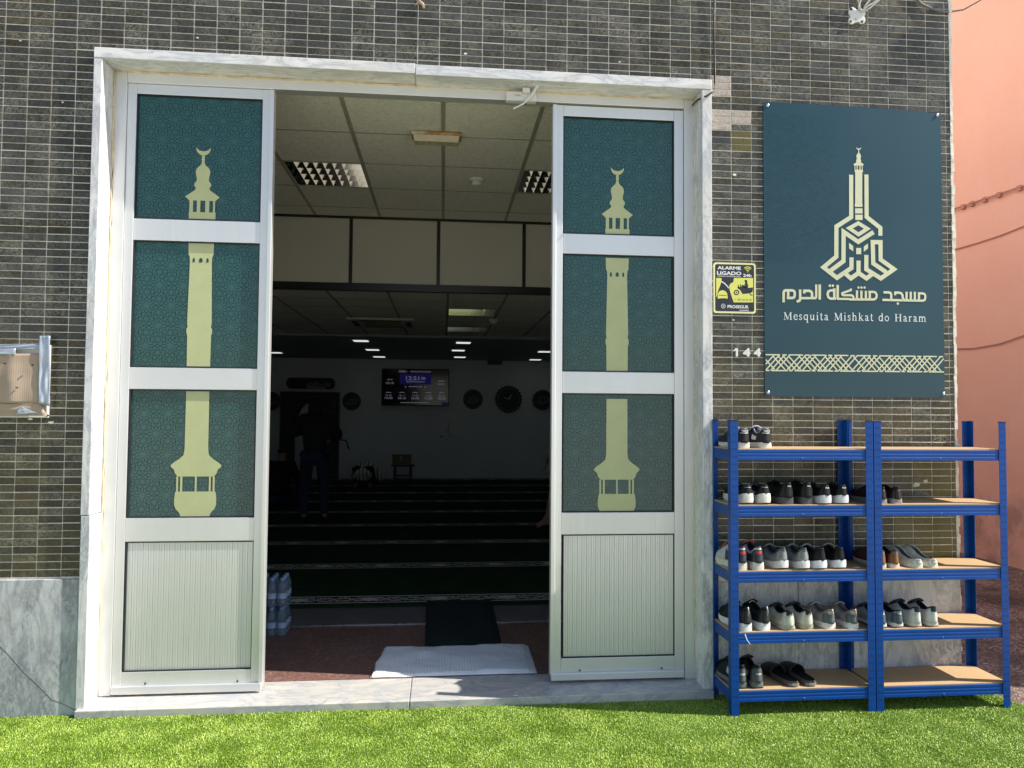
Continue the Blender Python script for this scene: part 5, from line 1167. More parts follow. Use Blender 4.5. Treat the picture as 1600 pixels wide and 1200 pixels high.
def build_shoes():
    def hx(px, shelf): return P(px, 0, RY0 + .01).x + 0 * shelf if False else PX(px, SH[shelf] + .04)
    def PX(px, z):
        # world x on the heel plane for a photo column, solved at height z
        y = RY0 + .01; py = 880
        for _ in range(6):
            p = P(px, py, y); py += (p.z - z) * 300
        return P(px, py, y).x
    g = lambda s: s
    def pair(pa, pb, shelf, la, lb, group, **kw):
        ya = kw.pop('yaws', (0.0, 0.0)); xo = kw.pop('over', ({}, {}))
        build_shoe(la, group, hx(pa, shelf), shelf, -1, yaw=ya[0], **{**kw, **xo[0]}); build_shoe(lb, group, hx(pb, shelf), shelf, 1, yaw=ya[1], **{**kw, **xo[1]})
    pair(1165, 1199, 0, 'left black shoe on the top shelf with thick white sole, touching the corner post', 'right black shoe on the top shelf with thick white sole and white heel lettering', 'pair of black shoes with white soles on the top shelf',
         up=(.022, .023, .026), sole=(.68, .66, .58), heel=(.02, .021, .024), lin=(.22, .23, .27), h=.094, soleh=.030, text=('NIKE', (.7, .7, .7), .80, .017, .011), stripe=(.7, .69, .64), yaws=(.05, .10), tongcol=(.30, .31, .36), wide=1.05, mark=((.70, .69, .64), .58, .66, .024))
    pair(1170, 1197, 1, 'black and white running shoe next to the corner post on the second shelf', 'black and white running shoe with flared white sole left of the bulky black sneakers', 'pair of black and white runners on the second shelf',
         up=BLK, sole=(.72, .69, .63), soleh=.046, h=.082, kick=.03, lin=BLK, stripe=(.6, .6, .58), mark=((.55, .55, .53), .66, .74, .02), yaws=(.06, .12))
    pair(1233, 1264, 1, 'bulky black sneaker with dark grey sole, left of its pair on the second shelf', 'bulky black sneaker with dark grey sole beside the white-soled black pair', 'pair of bulky black sneakers on the second shelf',
         up=(.008, .008, .009), sole=(.075, .075, .08), soleh=.036, h=.102, lin=(.006, .006, .007), heel=(.010, .010, .011), text=('FILA', (.6, .6, .6), .74, .010, .008), wide=1.16, tongcol=(.05, .05, .05), yaws=(.10, .12))
    pair(1292, 1319, 1, 'black sneaker with lilac white sole and heel lettering, left one of its pair', 'black sneaker with pale curved sole near the rear blue post', 'pair of black sneakers with pale soles on the second shelf',
         up=(.010, .010, .012), sole=(.66, .64, .68), soleh=.040, h=.084, lin=BLK, text=('FILA', (.7, .7, .7), .72, .011, .009), kick=.02, wide=1.02, yaws=(.10, .12))
    pair(1381, 1405, 1, 'dark brown canvas shoe half hidden by the middle posts', 'dark brown canvas shoe with striped sole on the second shelf of the right rack', 'pair of dark brown canvas shoes on the right rack',
         up=(.028, .020, .022), sole=(.30, .27, .26), sole2=(.36, .34, .33), soleh=.026, h=.080, lin=(.006, .005, .006), heel=(.035, .025, .027), mark=((.25, .22, .22), .62, .74, .006), tongue=False, wide=.92)
    pair(1161, 1186, 2, 'grey and white running shoe with red heel mark behind the corner post', 'grey and white running shoe with red oval heel mark on the middle shelf', 'pair of grey white and red runners on the middle shelf',
         up=(.52, .53, .54), sole=(.66, .62, .54), soleh=.040, h=.112, lin=(.018, .022, .045), heel=(.045, .048, .065), mark=((.62, .045, .035), .46, .68, .017), quarter=(.42, .43, .45), wide=1.0, tongcol=(.4, .1, .08), yaws=(.12, .04))
    pair(1226, 1257, 2, 'grey mesh trainer with white sole, left one of its pair on the middle shelf', 'grey mesh trainer with white sole next to the black trainers', 'pair of grey mesh trainers on the middle shelf',
         up=(.17, .18, .185), sole=(.70, .68, .66), soleh=.036, h=.092, lin=(.05, .055, .065), heel=(.23, .24, .245), quarter=(.20, .21, .215), mark=((.09, .12, .13), .66, .82, .011), kick=.03, stripe=(.45, .45, .45), yaws=(.20, .14), wide=1.04)
    pair(1285, 1316, 2, 'black knit trainer with bright white sole on the middle shelf', 'black knit trainer with bright white sole by the rear blue post', 'pair of black knit trainers on the middle shelf',
         up=(.008, .008, .009), sole=(.74, .74, .78), soleh=.038, h=.092, lin=(.008, .008, .009), kick=.025, tongcol=(.25, .25, .25), yaws=(.14, .08), wide=1.04)
    pair(1381, 1402, 2, 'brown leather shoe with white sole just right of the middle posts', 'brown leather shoe with tan heel beside the pale clogs', 'pair of brown leather shoes on the right rack',
         up=(.10, .035, .018), sole=(.64, .60, .53), soleh=.022, h=.084, lin=(.015, .010, .008), heel=(.25, .115, .045), tab=(.23, .13, .10), tongue=False, wide=.86)
    pair(1437, 1461, 2, 'pale grey slip-on clog with white rim, left one of its pair', 'pale grey slip-on clog with white rim, at the bare end of the board', 'pair of pale grey clogs on the right rack',
         up=(.56, .54, .47), sole=(.60, .58, .50), soleh=.026, h=.086, lin=(.15, .17, .165), low=True, tongue=False, wide=1.02, yaws=(.22, .20))
    pair(1168, 1198, 3, 'black mesh running shoe with white sole behind the corner post, fourth shelf', 'black mesh running shoe with white sole and grey pull tab, fourth shelf', 'pair of black mesh runners on the fourth shelf',
         up=(.012, .012, .013), sole=(.74, .74, .74), soleh=.040, h=.108, lin=BLK, pull=(.40, .40, .40), heel=(.03, .03, .032), yaws=(.08, .18), wide=1.02)
    pair(1235, 1266, 3, 'cream leather shoe with black collar, left one of its pair', 'cream leather shoe with black collar next to the grey and tan pair', 'pair of cream shoes with black collars',
         up=(.56, .55, .46), sole=(.46, .42, .34), sole2=(.30, .26, .20), soleh=.020, h=.092, lin=(.012, .012, .014), heel=(.58, .57, .48), tab=(.014, .014, .016), mark=((.30, .30, .28), .60, .72, .010), wide=1.10, tongcol=(.02, .02, .02), yaws=(.10, .12))
    pair(1301, 1336, 3, 'grey and white sneaker with tan heel tab, left one of its pair', 'grey and white sneaker with tan heel tab, against the middle posts', 'pair of grey sneakers with tan heel tabs',
         up=(.33, .31, .29), sole=(.72, .71, .68), soleh=.030, h=.090, lin=(.22, .18, .16), heel=(.115, .13, .145), tab=(.55, .42, .33), text=('PUMA', (.68, .66, .62), .82, .010, .006), pull=(.5, .42, .36), wide=1.06, yaws=(.10, .12))
    pair(1380, 1407, 3, 'navy and grey sneaker with red outsole just right of the middle posts', 'navy and grey sneaker with red outsole beside the white pair', 'pair of navy sneakers with red outsoles',
         up=(.30, .32, .34), sole=(.66, .65, .63), sole2=(.22, .04, .035), soleh=.024, h=.084, lin=(.010, .012, .020), heel=(.085, .11, .145), mark=((.62, .62, .60), .62, .74, .014), tongcol=(.02, .025, .04), wide=1.0, yaws=(.06, .10))
    pair(1436, 1462, 3, 'white leather sneaker with dark navy collar, left one of its pair', 'white leather sneaker with dark navy collar, outermost on the fourth shelf', 'pair of white sneakers with navy collars',
         up=(.60, .59, .55), sole=(.62, .60, .54), sole2=(.30, .15, .08), soleh=.022, h=.098, lin=(.014, .017, .028), tab=(.022, .028, .045), heel=(.62, .61, .57), wide=.98, tongcol=(.015, .018, .03), yaws=(.14, .16))
    pair(1161, 1186, 4, 'black sneaker with silver heel behind the corner post on the bottom shelf', 'black sneaker with silver heel and laces on the bottom shelf', 'pair of black and silver sneakers on the bottom shelf',
         up=(.010, .010, .011), sole=(.16, .17, .17), soleh=.032, h=.110, lin=(.008, .008, .008), heel=(.10, .11, .115), stripe=(.5, .5, .5), mark=((.45, .47, .48), .36, .48, .016), sole2=(.02, .02, .02), tongcol=(.02, .02, .02), yaws=(.08, .12))
    for px, s, lab in ((1240, -1, 'black slide sandal with stitched heel edge, left one of its pair'), (1267, 1, 'black slide sandal with stitched heel edge, right one of its pair')): build_slide(lab, 'pair of black slides on the bottom shelf', hx(px, 4), 4, s)
    lc = MB(); lc.tube([P(1164, 991, RY0 - .004), P(1167, 1000, RY0 - .006), P(1172, 1007, RY0 - .004)], .0022, 5)
    o = obj('shoelace', lc, 'alarm_white', smooth=True); tag(o, 'white lace end hanging over the fourth shelf beam of the left rack', 'shoelace')

# ================================================================== FLOOR THINGS
def build_floor_things():
    a, b, c, d = PG(600, 1008, .075), PG(822, 1003, .075), PG(832, 1049, .062), PG(578, 1056, .062)
    T = thing('folded_towel', 'white waffle towel folded on the floor behind the threshold', 'towel', ((a.x + b.x) / 2, (a.y + c.y) / 2, ZF))
    N = 70
    def top(u, v):
        p = d.lerp(c, u).lerp(a.lerp(b, u), v); e = min(u, 1 - u, v * .7, (1 - v) * .7); r = min(1, e / .025)
        n = mnoise.noise(Vector((u * 5, v * 4, 3))) * .007 + mnoise.noise(Vector((u * 14 + v * 5, v * 9, 8))) * .003 + .004 * max(0, math.sin(u * 9 + v * 7 + 2 * mnoise.noise(Vector((u * 3, v * 3, 0))))) 
        wob = .016 * mnoise.noise(Vector((u * 4, v * 3, 20))) + .006 * mnoise.noise(Vector((u * 11, v * 9, 7)))
        return (p.x + wob, p.y + wob * .6, ZF + .003 + (.014 + n * 1.25) * math.sqrt(max(0, 1 - (1 - r) ** 2)))
    m = MB().seg_grid(N, N // 2, top); o = obj('top_fold', m, 'towel', T, smooth=True)
    lo = MB()
    def low(u, v):
        p = d.lerp(c, u).lerp(a.lerp(b, u), v) + Vector((.012 + .014 * (1 - v) * u, -.004, 0)); e = min(u, 1 - u, v * .7, (1 - v) * .7); r = min(1, e / .02)
        return (p.x, p.y, ZF + .003 + .010 * math.sqrt(max(0, 1 - (1 - r) ** 2)) + .002 * mnoise.noise(Vector((u * 7, v * 6, 30))))
    obj('lower_fold', lo.seg_grid(40, 20, low), 'towel', T, smooth=True)
    # water packs
    for lvl, lab in ((0, 'shrink-wrapped pack of water bottles, the lower of two stacked behind the left door leaf'), (1, 'shrink-wrapped pack of water bottles, on top of the other pack behind the left door leaf')):
        z = ZF + lvl * .192; cx = P(452, 930, 1.12).x - .136; cy = 1.14
        T = thing('water_pack', lab, 'water bottles', (cx, cy, z), 'stacked packs of water bottles')
        bp = MB().lathe([(.026, 0), (.0315, .006), (.0315, .035), (.0295, .040), (.0315, .046), (.0315, .088), (.0295, .094), (.0315, .100), (.030, .125), (.022, .150), (.0135, .164), (.0135, .172)], (0, 0, 0), 14)
        pr = None
        for i in range(4):
            for j in range(3):
                q = Vector((cx + (i - 1.5) * .066, cy + (j - 1) * .066, z + .002))
                if pr is None:
                    lp = MB(); lp.v = [(v[0] + q.x, v[1] + q.y, v[2] + q.z) for v in bp.v]; lp.f = bp.f; lp.mi = bp.mi
                    o = obj('bottle', lp, 'water', T, smooth=40); pr = (o, q)
                    cp = MB().lathe([(.0145, .164), (.0145, .182), (.012, .184)], tuple(q), 12); cpo = obj('cap', cp, 'cap', o, smooth=40)
                    lb = MB(); lb.lathe([(.0319, .050), (.0319, .086)], tuple(q), 14); lb.f = lb.f[:-2]; lb.mi = lb.mi[:-2]; lbo = obj('label', lb, 'label', o, smooth=40)
                else:
                    o2 = pr[0].copy(); COL.objects.link(o2); o2.parent = T; o2.location = pr[0].location + (q - pr[1])
                    for ch in (cpo, lbo): c2 = ch.copy(); COL.objects.link(c2); c2.parent = o2
        wr = MB(); hx_, hy = .136, .102; n = 40
        def f(u, v):
            a_ = 2 * math.pi * u; e = 5; cx_, sy_ = math.cos(a_), math.sin(a_); k = (abs(cx_) ** e + abs(sy_) ** e) ** (-1 / e); s = 1 - .10 * max(0, v - .7) / .3 + .012 * mnoise.noise(Vector((cx_ * 4, sy_ * 4, v * 5)))
            return (cx + hx_ * k * cx_ * s, cy + hy * k * sy_ * s, z + .003 + v * .176)
        obj('wrap_film', wr.seg_grid(48, 8, f), 'wrap', T, smooth=True)

# ================================================================== HALL
WY = 12.18
def build_hall():
    q = lambda px, py, y=WY: xz(px, py, y)
    a, b = q(597, 576), q(701, 634.5); T = thing('television', 'wall television showing prayer times and the hour on a dark screen', 'television', ((a[0] + b[0]) / 2, WY, b[1]))
    obj('casing', MB().box(a[0], b[0], WY - .07, WY + .01, b[1], a[1]), 'black', T, bevel=.006)
    w_, h_ = b[0] - a[0], a[1] - b[1]; Y = WY - .073
    obj('screen', MB().box(a[0] + .015, b[0] - .015, Y, WY - .0702, b[1] + .02, a[1] - .015), 'screenblack', T)
    u = lambda fx, fy: (a[0] + w_ * fx, a[1] - h_ * fy)
    bl = MB(); p, r = u(.265, .13), u(.735, .42); bl.box(p[0], r[0], Y - .002, Y - .0005, r[1], p[1]); obj('blue_field', bl, 'screenblue', T); bl = MB(); p, r = u(.90, .90), u(.985, .985); bl.box(p[0], r[0], Y - .002, Y - .0005, r[1], p[1]); obj('corner_logo', bl, 'screenblue', T)
    t = MB()
    def tx(s, x0, y0, x1, y1, bold=.01): p, r = u(x0, y0), u(x1, y1); text_mb(s, p[0], r[0], r[1], p[1], Y - .0035, t, 0, bold)
    tx('12:51', .36, .20, .555, .31); tx('38', .58, .22, .645, .29); tx('FARO -', .255, .04, .39, .105); tx('13:15', .065, .36, .18, .42); tx('07:21', .83, .385, .93, .43)
    for k, (s1, s2) in enumerate((('19:39', '19:49'), ('18:11', '18:16'), ('15:46', '16:06'), ('12:46', '13:00'), ('06:14', '06:20'))):
        x = .05 + k * .197; tx(s1, x + .01, .705, x + .10, .745, 0); tx(s2, x, .765, x + .115, .825)
    def scrib(x0, x1, y0, hh_, seed):      # cursive line
        rr = random.Random(seed); n = int((x1 - x0) / .012); base = [u(x0 + (x1 - x0) * i / n, y0 + hh_ * (.5 if i % 2 else .5 - rr.uniform(0, .5))) for i in range(n + 1)]
        t.ribbon(base, .010, Y - .0035)
        for i in range(2, n, 4):
            c = u(x0 + (x1 - x0) * i / n, y0 - hh_ * .35); t.poly(circ(c[0], c[1], .006, 6), Y - .0035)
    scrib(.42, .73, .06, .05, 1); scrib(.36, .64, .34, .035, 2); scrib(.40, .60, .47, .035, 3); scrib(.08, .165, .285, .035, 4); scrib(.835, .925, .315, .035, 5); scrib(.28, .70, .91, .02, 6)
    for k in range(5): scrib(.065 + k * .197, .145 + k * .197, .635, .03, 10 + k)
    for fx in (.355, .645): c = u(fx, .49); t.poly(circ(c[0], c[1], .014, 8), Y - .0035)
    obj('screen_text', t, 'screentext', T)
    # plaques and clocks
    def plaque(px, py, r_px, lab, kind, cat, name):
        c = q(px, py); r = r_px * (WY + 3.92) / F; T = thing(name, lab, cat, (c[0], WY, c[1]), 'round plaques with script on the rear wall' if kind == 'script' else None)
        if kind == 'clock':
            pts = []
            for k in range(72): rr = r * (1 + .06 * math.cos(k / 72 * 2 * math.pi * 24)); pts.append((c[0] + rr * math.cos(2 * math.pi * k / 72), c[1] + rr * math.sin(2 * math.pi * k / 72)))
            obj('rim', MB().prism(pts, WY - .04, WY + .01), 'plaque', T)
            fc = MB(); fc.poly(circ(c[0], c[1], r * .62, 32), WY - .041); obj('dial', fc, 'darkwood', T)
            l = MB(); l.ribbon(circ(c[0], c[1], r * .82, 36), .018, WY - .042, closed=True)
            for k in range(12):
                a_ = math.pi / 6 * k; l.ribbon([(c[0] + r * .5 * math.cos(a_), c[1] + r * .5 * math.sin(a_)), (c[0] + r * .6 * math.cos(a_), c[1] + r * .6 * math.sin(a_))], .018, WY - .042)
            obj('marks', l, 'plaque_line', T)
            hd = MB(); hd.ribbon([(c[0], c[1]), (c[0] + r * .20, c[1] + r * .34)], .018, WY - .046); hd.ribbon([(c[0], c[1]), (c[0] - r * .36, c[1] + r * .16)], .013, WY - .047); obj('hand', hd, 'white', T)
        else:
            obj('disc', MB().prism(circ(c[0], c[1], r, 36), WY - .025, WY + .01), 'plaque', T)
            l = MB(); l.ribbon(circ(c[0], c[1], r * .88, 36), .012, WY - .027, closed=True); rr = random.Random(px)
            for k in range(4):
                x0 = c[0] + r * (-.5 + .28 * k); h_ = r * rr.uniform(.2, .5); l.ribbon([(x0 - r * .1, c[1] - r * .25), (x0, c[1] - r * .35), (x0 + r * .12, c[1] - r * .2), (x0 + r * .14, c[1] + h_)], .022, WY - .027)
            l.ribbon([(c[0] - r * .6, c[1] - r * .1), (c[0] - r * .1, c[1] - r * .45), (c[0] + r * .5, c[1] - r * .1), (c[0] + r * .55, c[1] + r * .2)], .022, WY - .028)
            obj('script', l, 'plaque_line', T)
    plaque(549.5, 627, 14, 'round dark plaque between the prayer niche and the television', 'script', 'wall plaque', 'round_plaque')
    plaque(739, 624, 15.5, 'round dark plaque just right of the television', 'script', 'wall plaque', 'round_plaque')
    plaque(848, 625, 16, 'round dark plaque half hidden by the right door leaf', 'script', 'wall plaque', 'round_plaque')
    plaque(424, 627, 14, 'round dark plaque at the edge of the left door leaf', 'script', 'wall plaque', 'round_plaque')
    plaque(794.5, 624, 21, 'large round wall clock with scalloped dark rim and white hands', 'clock', 'clock', 'wall_clock')
    # long plaque above the niche
    a, b = q(452, 590), q(519, 608); T = thing('long_plaque', 'long dark plaque with bright script above the prayer niche', 'wall plaque', ((a[0] + b[0]) / 2, WY, b[1]))
    r = (a[1] - b[1]) / 2; cz = (a[1] + b[1]) / 2
    obj('plate', MB().prism([(b[0] - r * .3 + r * .8 * math.cos(t), cz + r * math.sin(t)) for t in np.linspace(-math.pi / 2, math.pi / 2, 9)] + [(a[0] + r * .3 + r * .8 * math.cos(t), cz + r * math.sin(t)) for t in np.linspace(math.pi / 2, 1.5 * math.pi, 9)], WY - .03, WY + .01), 'black', T)
    l = MB(); rr = random.Random(3)
    for k in range(10):
        x = a[0] + (b[0] - a[0]) * (.40 + .055 * k); l.ribbon([(x, cz - r * .6), (x + .03, cz - r * .35), (x + .05, cz + r * rr.uniform(-.1, .6))], .012, WY - .032)
    l.ribbon([(a[0] + (b[0] - a[0]) * .42, cz - r * .75), (a[0] + (b[0] - a[0]) * .85, cz - r * .80)], .02, WY - .032); obj('script', l, 'white', T)
    # prayer niche panel
    a, b = q(441, 614), q(527, 746); T = thing('prayer_niche', 'dark latticed prayer niche panel with a pale arch on the rear wall', 'prayer niche', ((a[0] + b[0]) / 2, WY, b[1]))
    zb = ZF + .012; W_ = b[0] - a[0]; H_ = a[1] - zb; ac = a[0] + W_ * .46; aw = W_ * .22; at_ = a[1] - H_ * .12; asp = a[1] - H_ * .34
    arch = [(ac - aw, asp)] + [(ac - aw * (1 - k / 8) ** 1.0 * math.cos(k / 8 * .5), asp + (at_ - asp) * math.sin(k / 8 * math.pi / 2)) for k in range(1, 9)]
    arch = [(x, z) for x, z in arch]; full = arch + [(2 * ac - x, z) for x, z in arch[::-1]]
    m = MB(); m.box(a[0], ac - aw, WY - .05, WY + .01, zb, a[1]); m.box(ac + aw, b[0], WY - .05, WY + .01, zb, a[1])
    for (xa, za), (xb, zb2) in zip(full[:-1], full[1:]):
        if xb - xa > 1e-4: m.prism([(xa, za), (xb, zb2), (xb, a[1]), (xa, a[1])], WY - .05, WY + .01)
    obj('panel', m, 'darkwood', T)
    inn = MB(); inn.poly([(ac - aw, zb)] + full + [(ac + aw, zb)], WY - .004); obj('arch_recess', inn, 'inwall', T)
    g = girih_mb(a[0] + .03, b[0] - .03, zb + .02, a[1] - .03, .078, .012, WY - .053, keep=lambda p: not (abs(p.x - ac) < aw + .02 and p.y < asp + (at_ - asp) * math.sqrt(max(0, 1 - ((p.x - ac) / aw) ** 2)) + .03))
    obj('lattice', g, 'latticeline', T)
    fr = MB(); 
    for w2 in (.0,): fr.box(a[0] - .03, a[0], WY - .06, WY + .01, zb, a[1] + .03); fr.box(b[0], b[0] + .03, WY - .06, WY + .01, zb, a[1] + .03); fr.box(a[0], b[0], WY - .06, WY + .01, a[1], a[1] + .03)
    obj('frame', fr, 'latticeline', T)
    # ventilation grille, sockets
    a, b = q(762, 562), q(785, 570); m = MB()
    for k in range(7): x = a[0] + (b[0] - a[0]) * k / 7; m.box(x, x + (b[0] - a[0]) / 7 - .012, WY - .02, WY + .01, b[1], a[1])
    tag(obj('wall_vent', m, 'black'), 'small dark vent grille high on the rear wall left of the wall clock', 'vent')
    T = thing('wall_charger', 'small white charger with dangling lead on the wall below the television', 'charger', (*[q(702, 657)[0], WY], q(702, 657)[1]))
    c = q(702, 657); obj('plug', MB().box(c[0] - .03, c[0] + .03, WY - .05, WY + .01, c[1] - .05, c[1] + .05), 'white', T, bevel=.01)
    obj('lead', MB().tube([(c[0], WY - .04, c[1] - .04), (c[0] - .03, WY - .03, c[1] - .25), (c[0] + .04, WY - .03, c[1] - .38), (c[0] + .06, WY - .03, c[1] - .28)], .008, 6), 'cable_grey', T, smooth=True)
    c = q(690, 682); T = thing('wall_socket', 'low white wall socket to the left of the dangling lead', 'socket', (c[0], WY, c[1])); obj('face', MB().box(c[0] - .06, c[0] + .06, WY - .025, WY + .01, c[1] - .03, c[1] + .03), 'white', T, bevel=.006); obj('pins', MB().box(c[0] - .035, c[0] + .035, WY - .027, WY - .024, c[1] - .008, c[1] + .008), 'black', T)
    # stool with donation box
    y = 11.7; a, b = xz(611, 727, y), xz(646, 751, y); zt = a[1]; x0, x1 = a[0], b[0]; T = thing('low_stool', 'small dark stool carrying a wooden box by the rear wall', 'stool', ((x0 + x1) / 2, y, ZF + .012))
    obj('seat', MB().box(x0, x1, y, y + .32, zt - .03, zt), 'bluepaint', T, bevel=.006)
    for xa in (x0 + .05, x1 - .09):
        for ya in (y + .02, y + .26): obj('leg', MB().box(xa, xa + .045, ya, ya + .04, ZF + .012, zt - .03), 'bluepaint', T)
    obj('rung', MB().box(x0 + .095, x1 - .09, y + .028, y + .048, ZF + .10, ZF + .13), 'bluepaint', T)
    a, b = xz(613, 711, y), xz(641.5, 727, y); T = thing('wooden_box', 'light wooden box with a bright keyhole mark standing on the stool', 'box', ((a[0] + b[0]) / 2, y + .15, zt))
    obj('body', MB().box(a[0], b[0], y + .03, y + .28, zt + .001, a[1] - .03), 'wood', T, bevel=.006); obj('lid', MB().box(a[0] - .008, b[0] + .008, y + .022, y + .288, a[1] - .029, a[1]), 'wood', T, bevel=.005)
    c = xz(626.5, 716, y); obj('slot', MB().box(c[0] - .010, c[0] + .010, y + .025, y + .031, c[1] - .045, c[1] + .045), 'alarm_white', T)

# ================================================================== PEOPLE
def skin_mesh(name, joints, bones, mat, parent, sub=2, root=0):
    """joints: {name: (pos, radius or (rx, ry))}; grown with the Skin modifier into one surface"""
    names = list(joints); ix = {n: i for i, n in enumerate(names)}; off = wloc(parent)
    me = bpy.data.meshes.new(name); me.from_pydata([Vector(joints[n][0]) - off for n in names], [(ix[a], ix[b]) for a, b in bones], [])
    o = bpy.data.objects.new(name, me); COL.objects.link(o); o.parent = parent
    sk = o.modifiers.new('skin', 'SKIN'); sk.use_smooth_shade = True
    if not me.skin_vertices: bpy.context.view_layer.objects.active = o
    lay = me.skin_vertices[0].data if len(me.skin_vertices) else None
    if lay is None: raise RuntimeError('no skin layer')
    for n in names:
        r = joints[n][1]; lay[ix[n]].radius = r if isinstance(r, tuple) else (r, r); lay[ix[n]].use_root = (n == names[root])
    sb = o.modifiers.new('sub', 'SUBSURF'); sb.levels = sub; sb.render_levels = sub
    dg = bpy.context.evaluated_depsgraph_get(); ev = o.evaluated_get(dg); nm = bpy.data.meshes.new_from_object(ev)
    o.modifiers.clear(); o.data = nm; nm.name = name; bpy.data.meshes.remove(me)
    nm.materials.clear(); nm.materials.append(M[mat]); nm.polygons.foreach_set('use_smooth', [True] * len(nm.polygons)); nm.update()
    return o

def hand(J, B, wrist, pt, side, pre, direction, up=Vector((0, 0, 1)), curl=.5):
    """palm and five bent fingers appended to a joint set"""
    d = Vector(direction).normalized(); s = d.cross(up).normalized() * side; n = s.cross(d).normalized()
    p0 = Vector(pt); J[pre + 'palm'] = (p0 + d * .045, (.030, .016)); B.append((wrist, pre + 'palm'))
    for k, (ln, o) in enumerate(((.070, .027), (.080, .009), (.074, -.009), (.058, -.026))):
        b = p0 + d * .085 + s * o; a1 = d * math.cos(curl * .6) - n * math.sin(curl * .6); a2 = d * math.cos(curl * 1.6) - n * math.sin(curl * 1.6)
        J[f'{pre}k{k}'] = (b, .0095); J[f'{pre}m{k}'] = (b + a1 * ln * .55, .0088); J[f'{pre}t{k}'] = (b + a1 * ln * .55 + a2 * ln * .5, .0075)
        B += [(pre + 'palm', f'{pre}k{k}'), (f'{pre}k{k}', f'{pre}m{k}'), (f'{pre}m{k}', f'{pre}t{k}')]
    t1 = p0 + d * .04 + s * .038 - n * .006; J[pre + 'th1'] = (t1, .011); J[pre + 'th2'] = (t1 + (d * .8 + s * .55 - n * .3).normalized() * .048, .0085); B += [(pre + 'palm', pre + 'th1'), (pre + 'th1', pre + 'th2')]

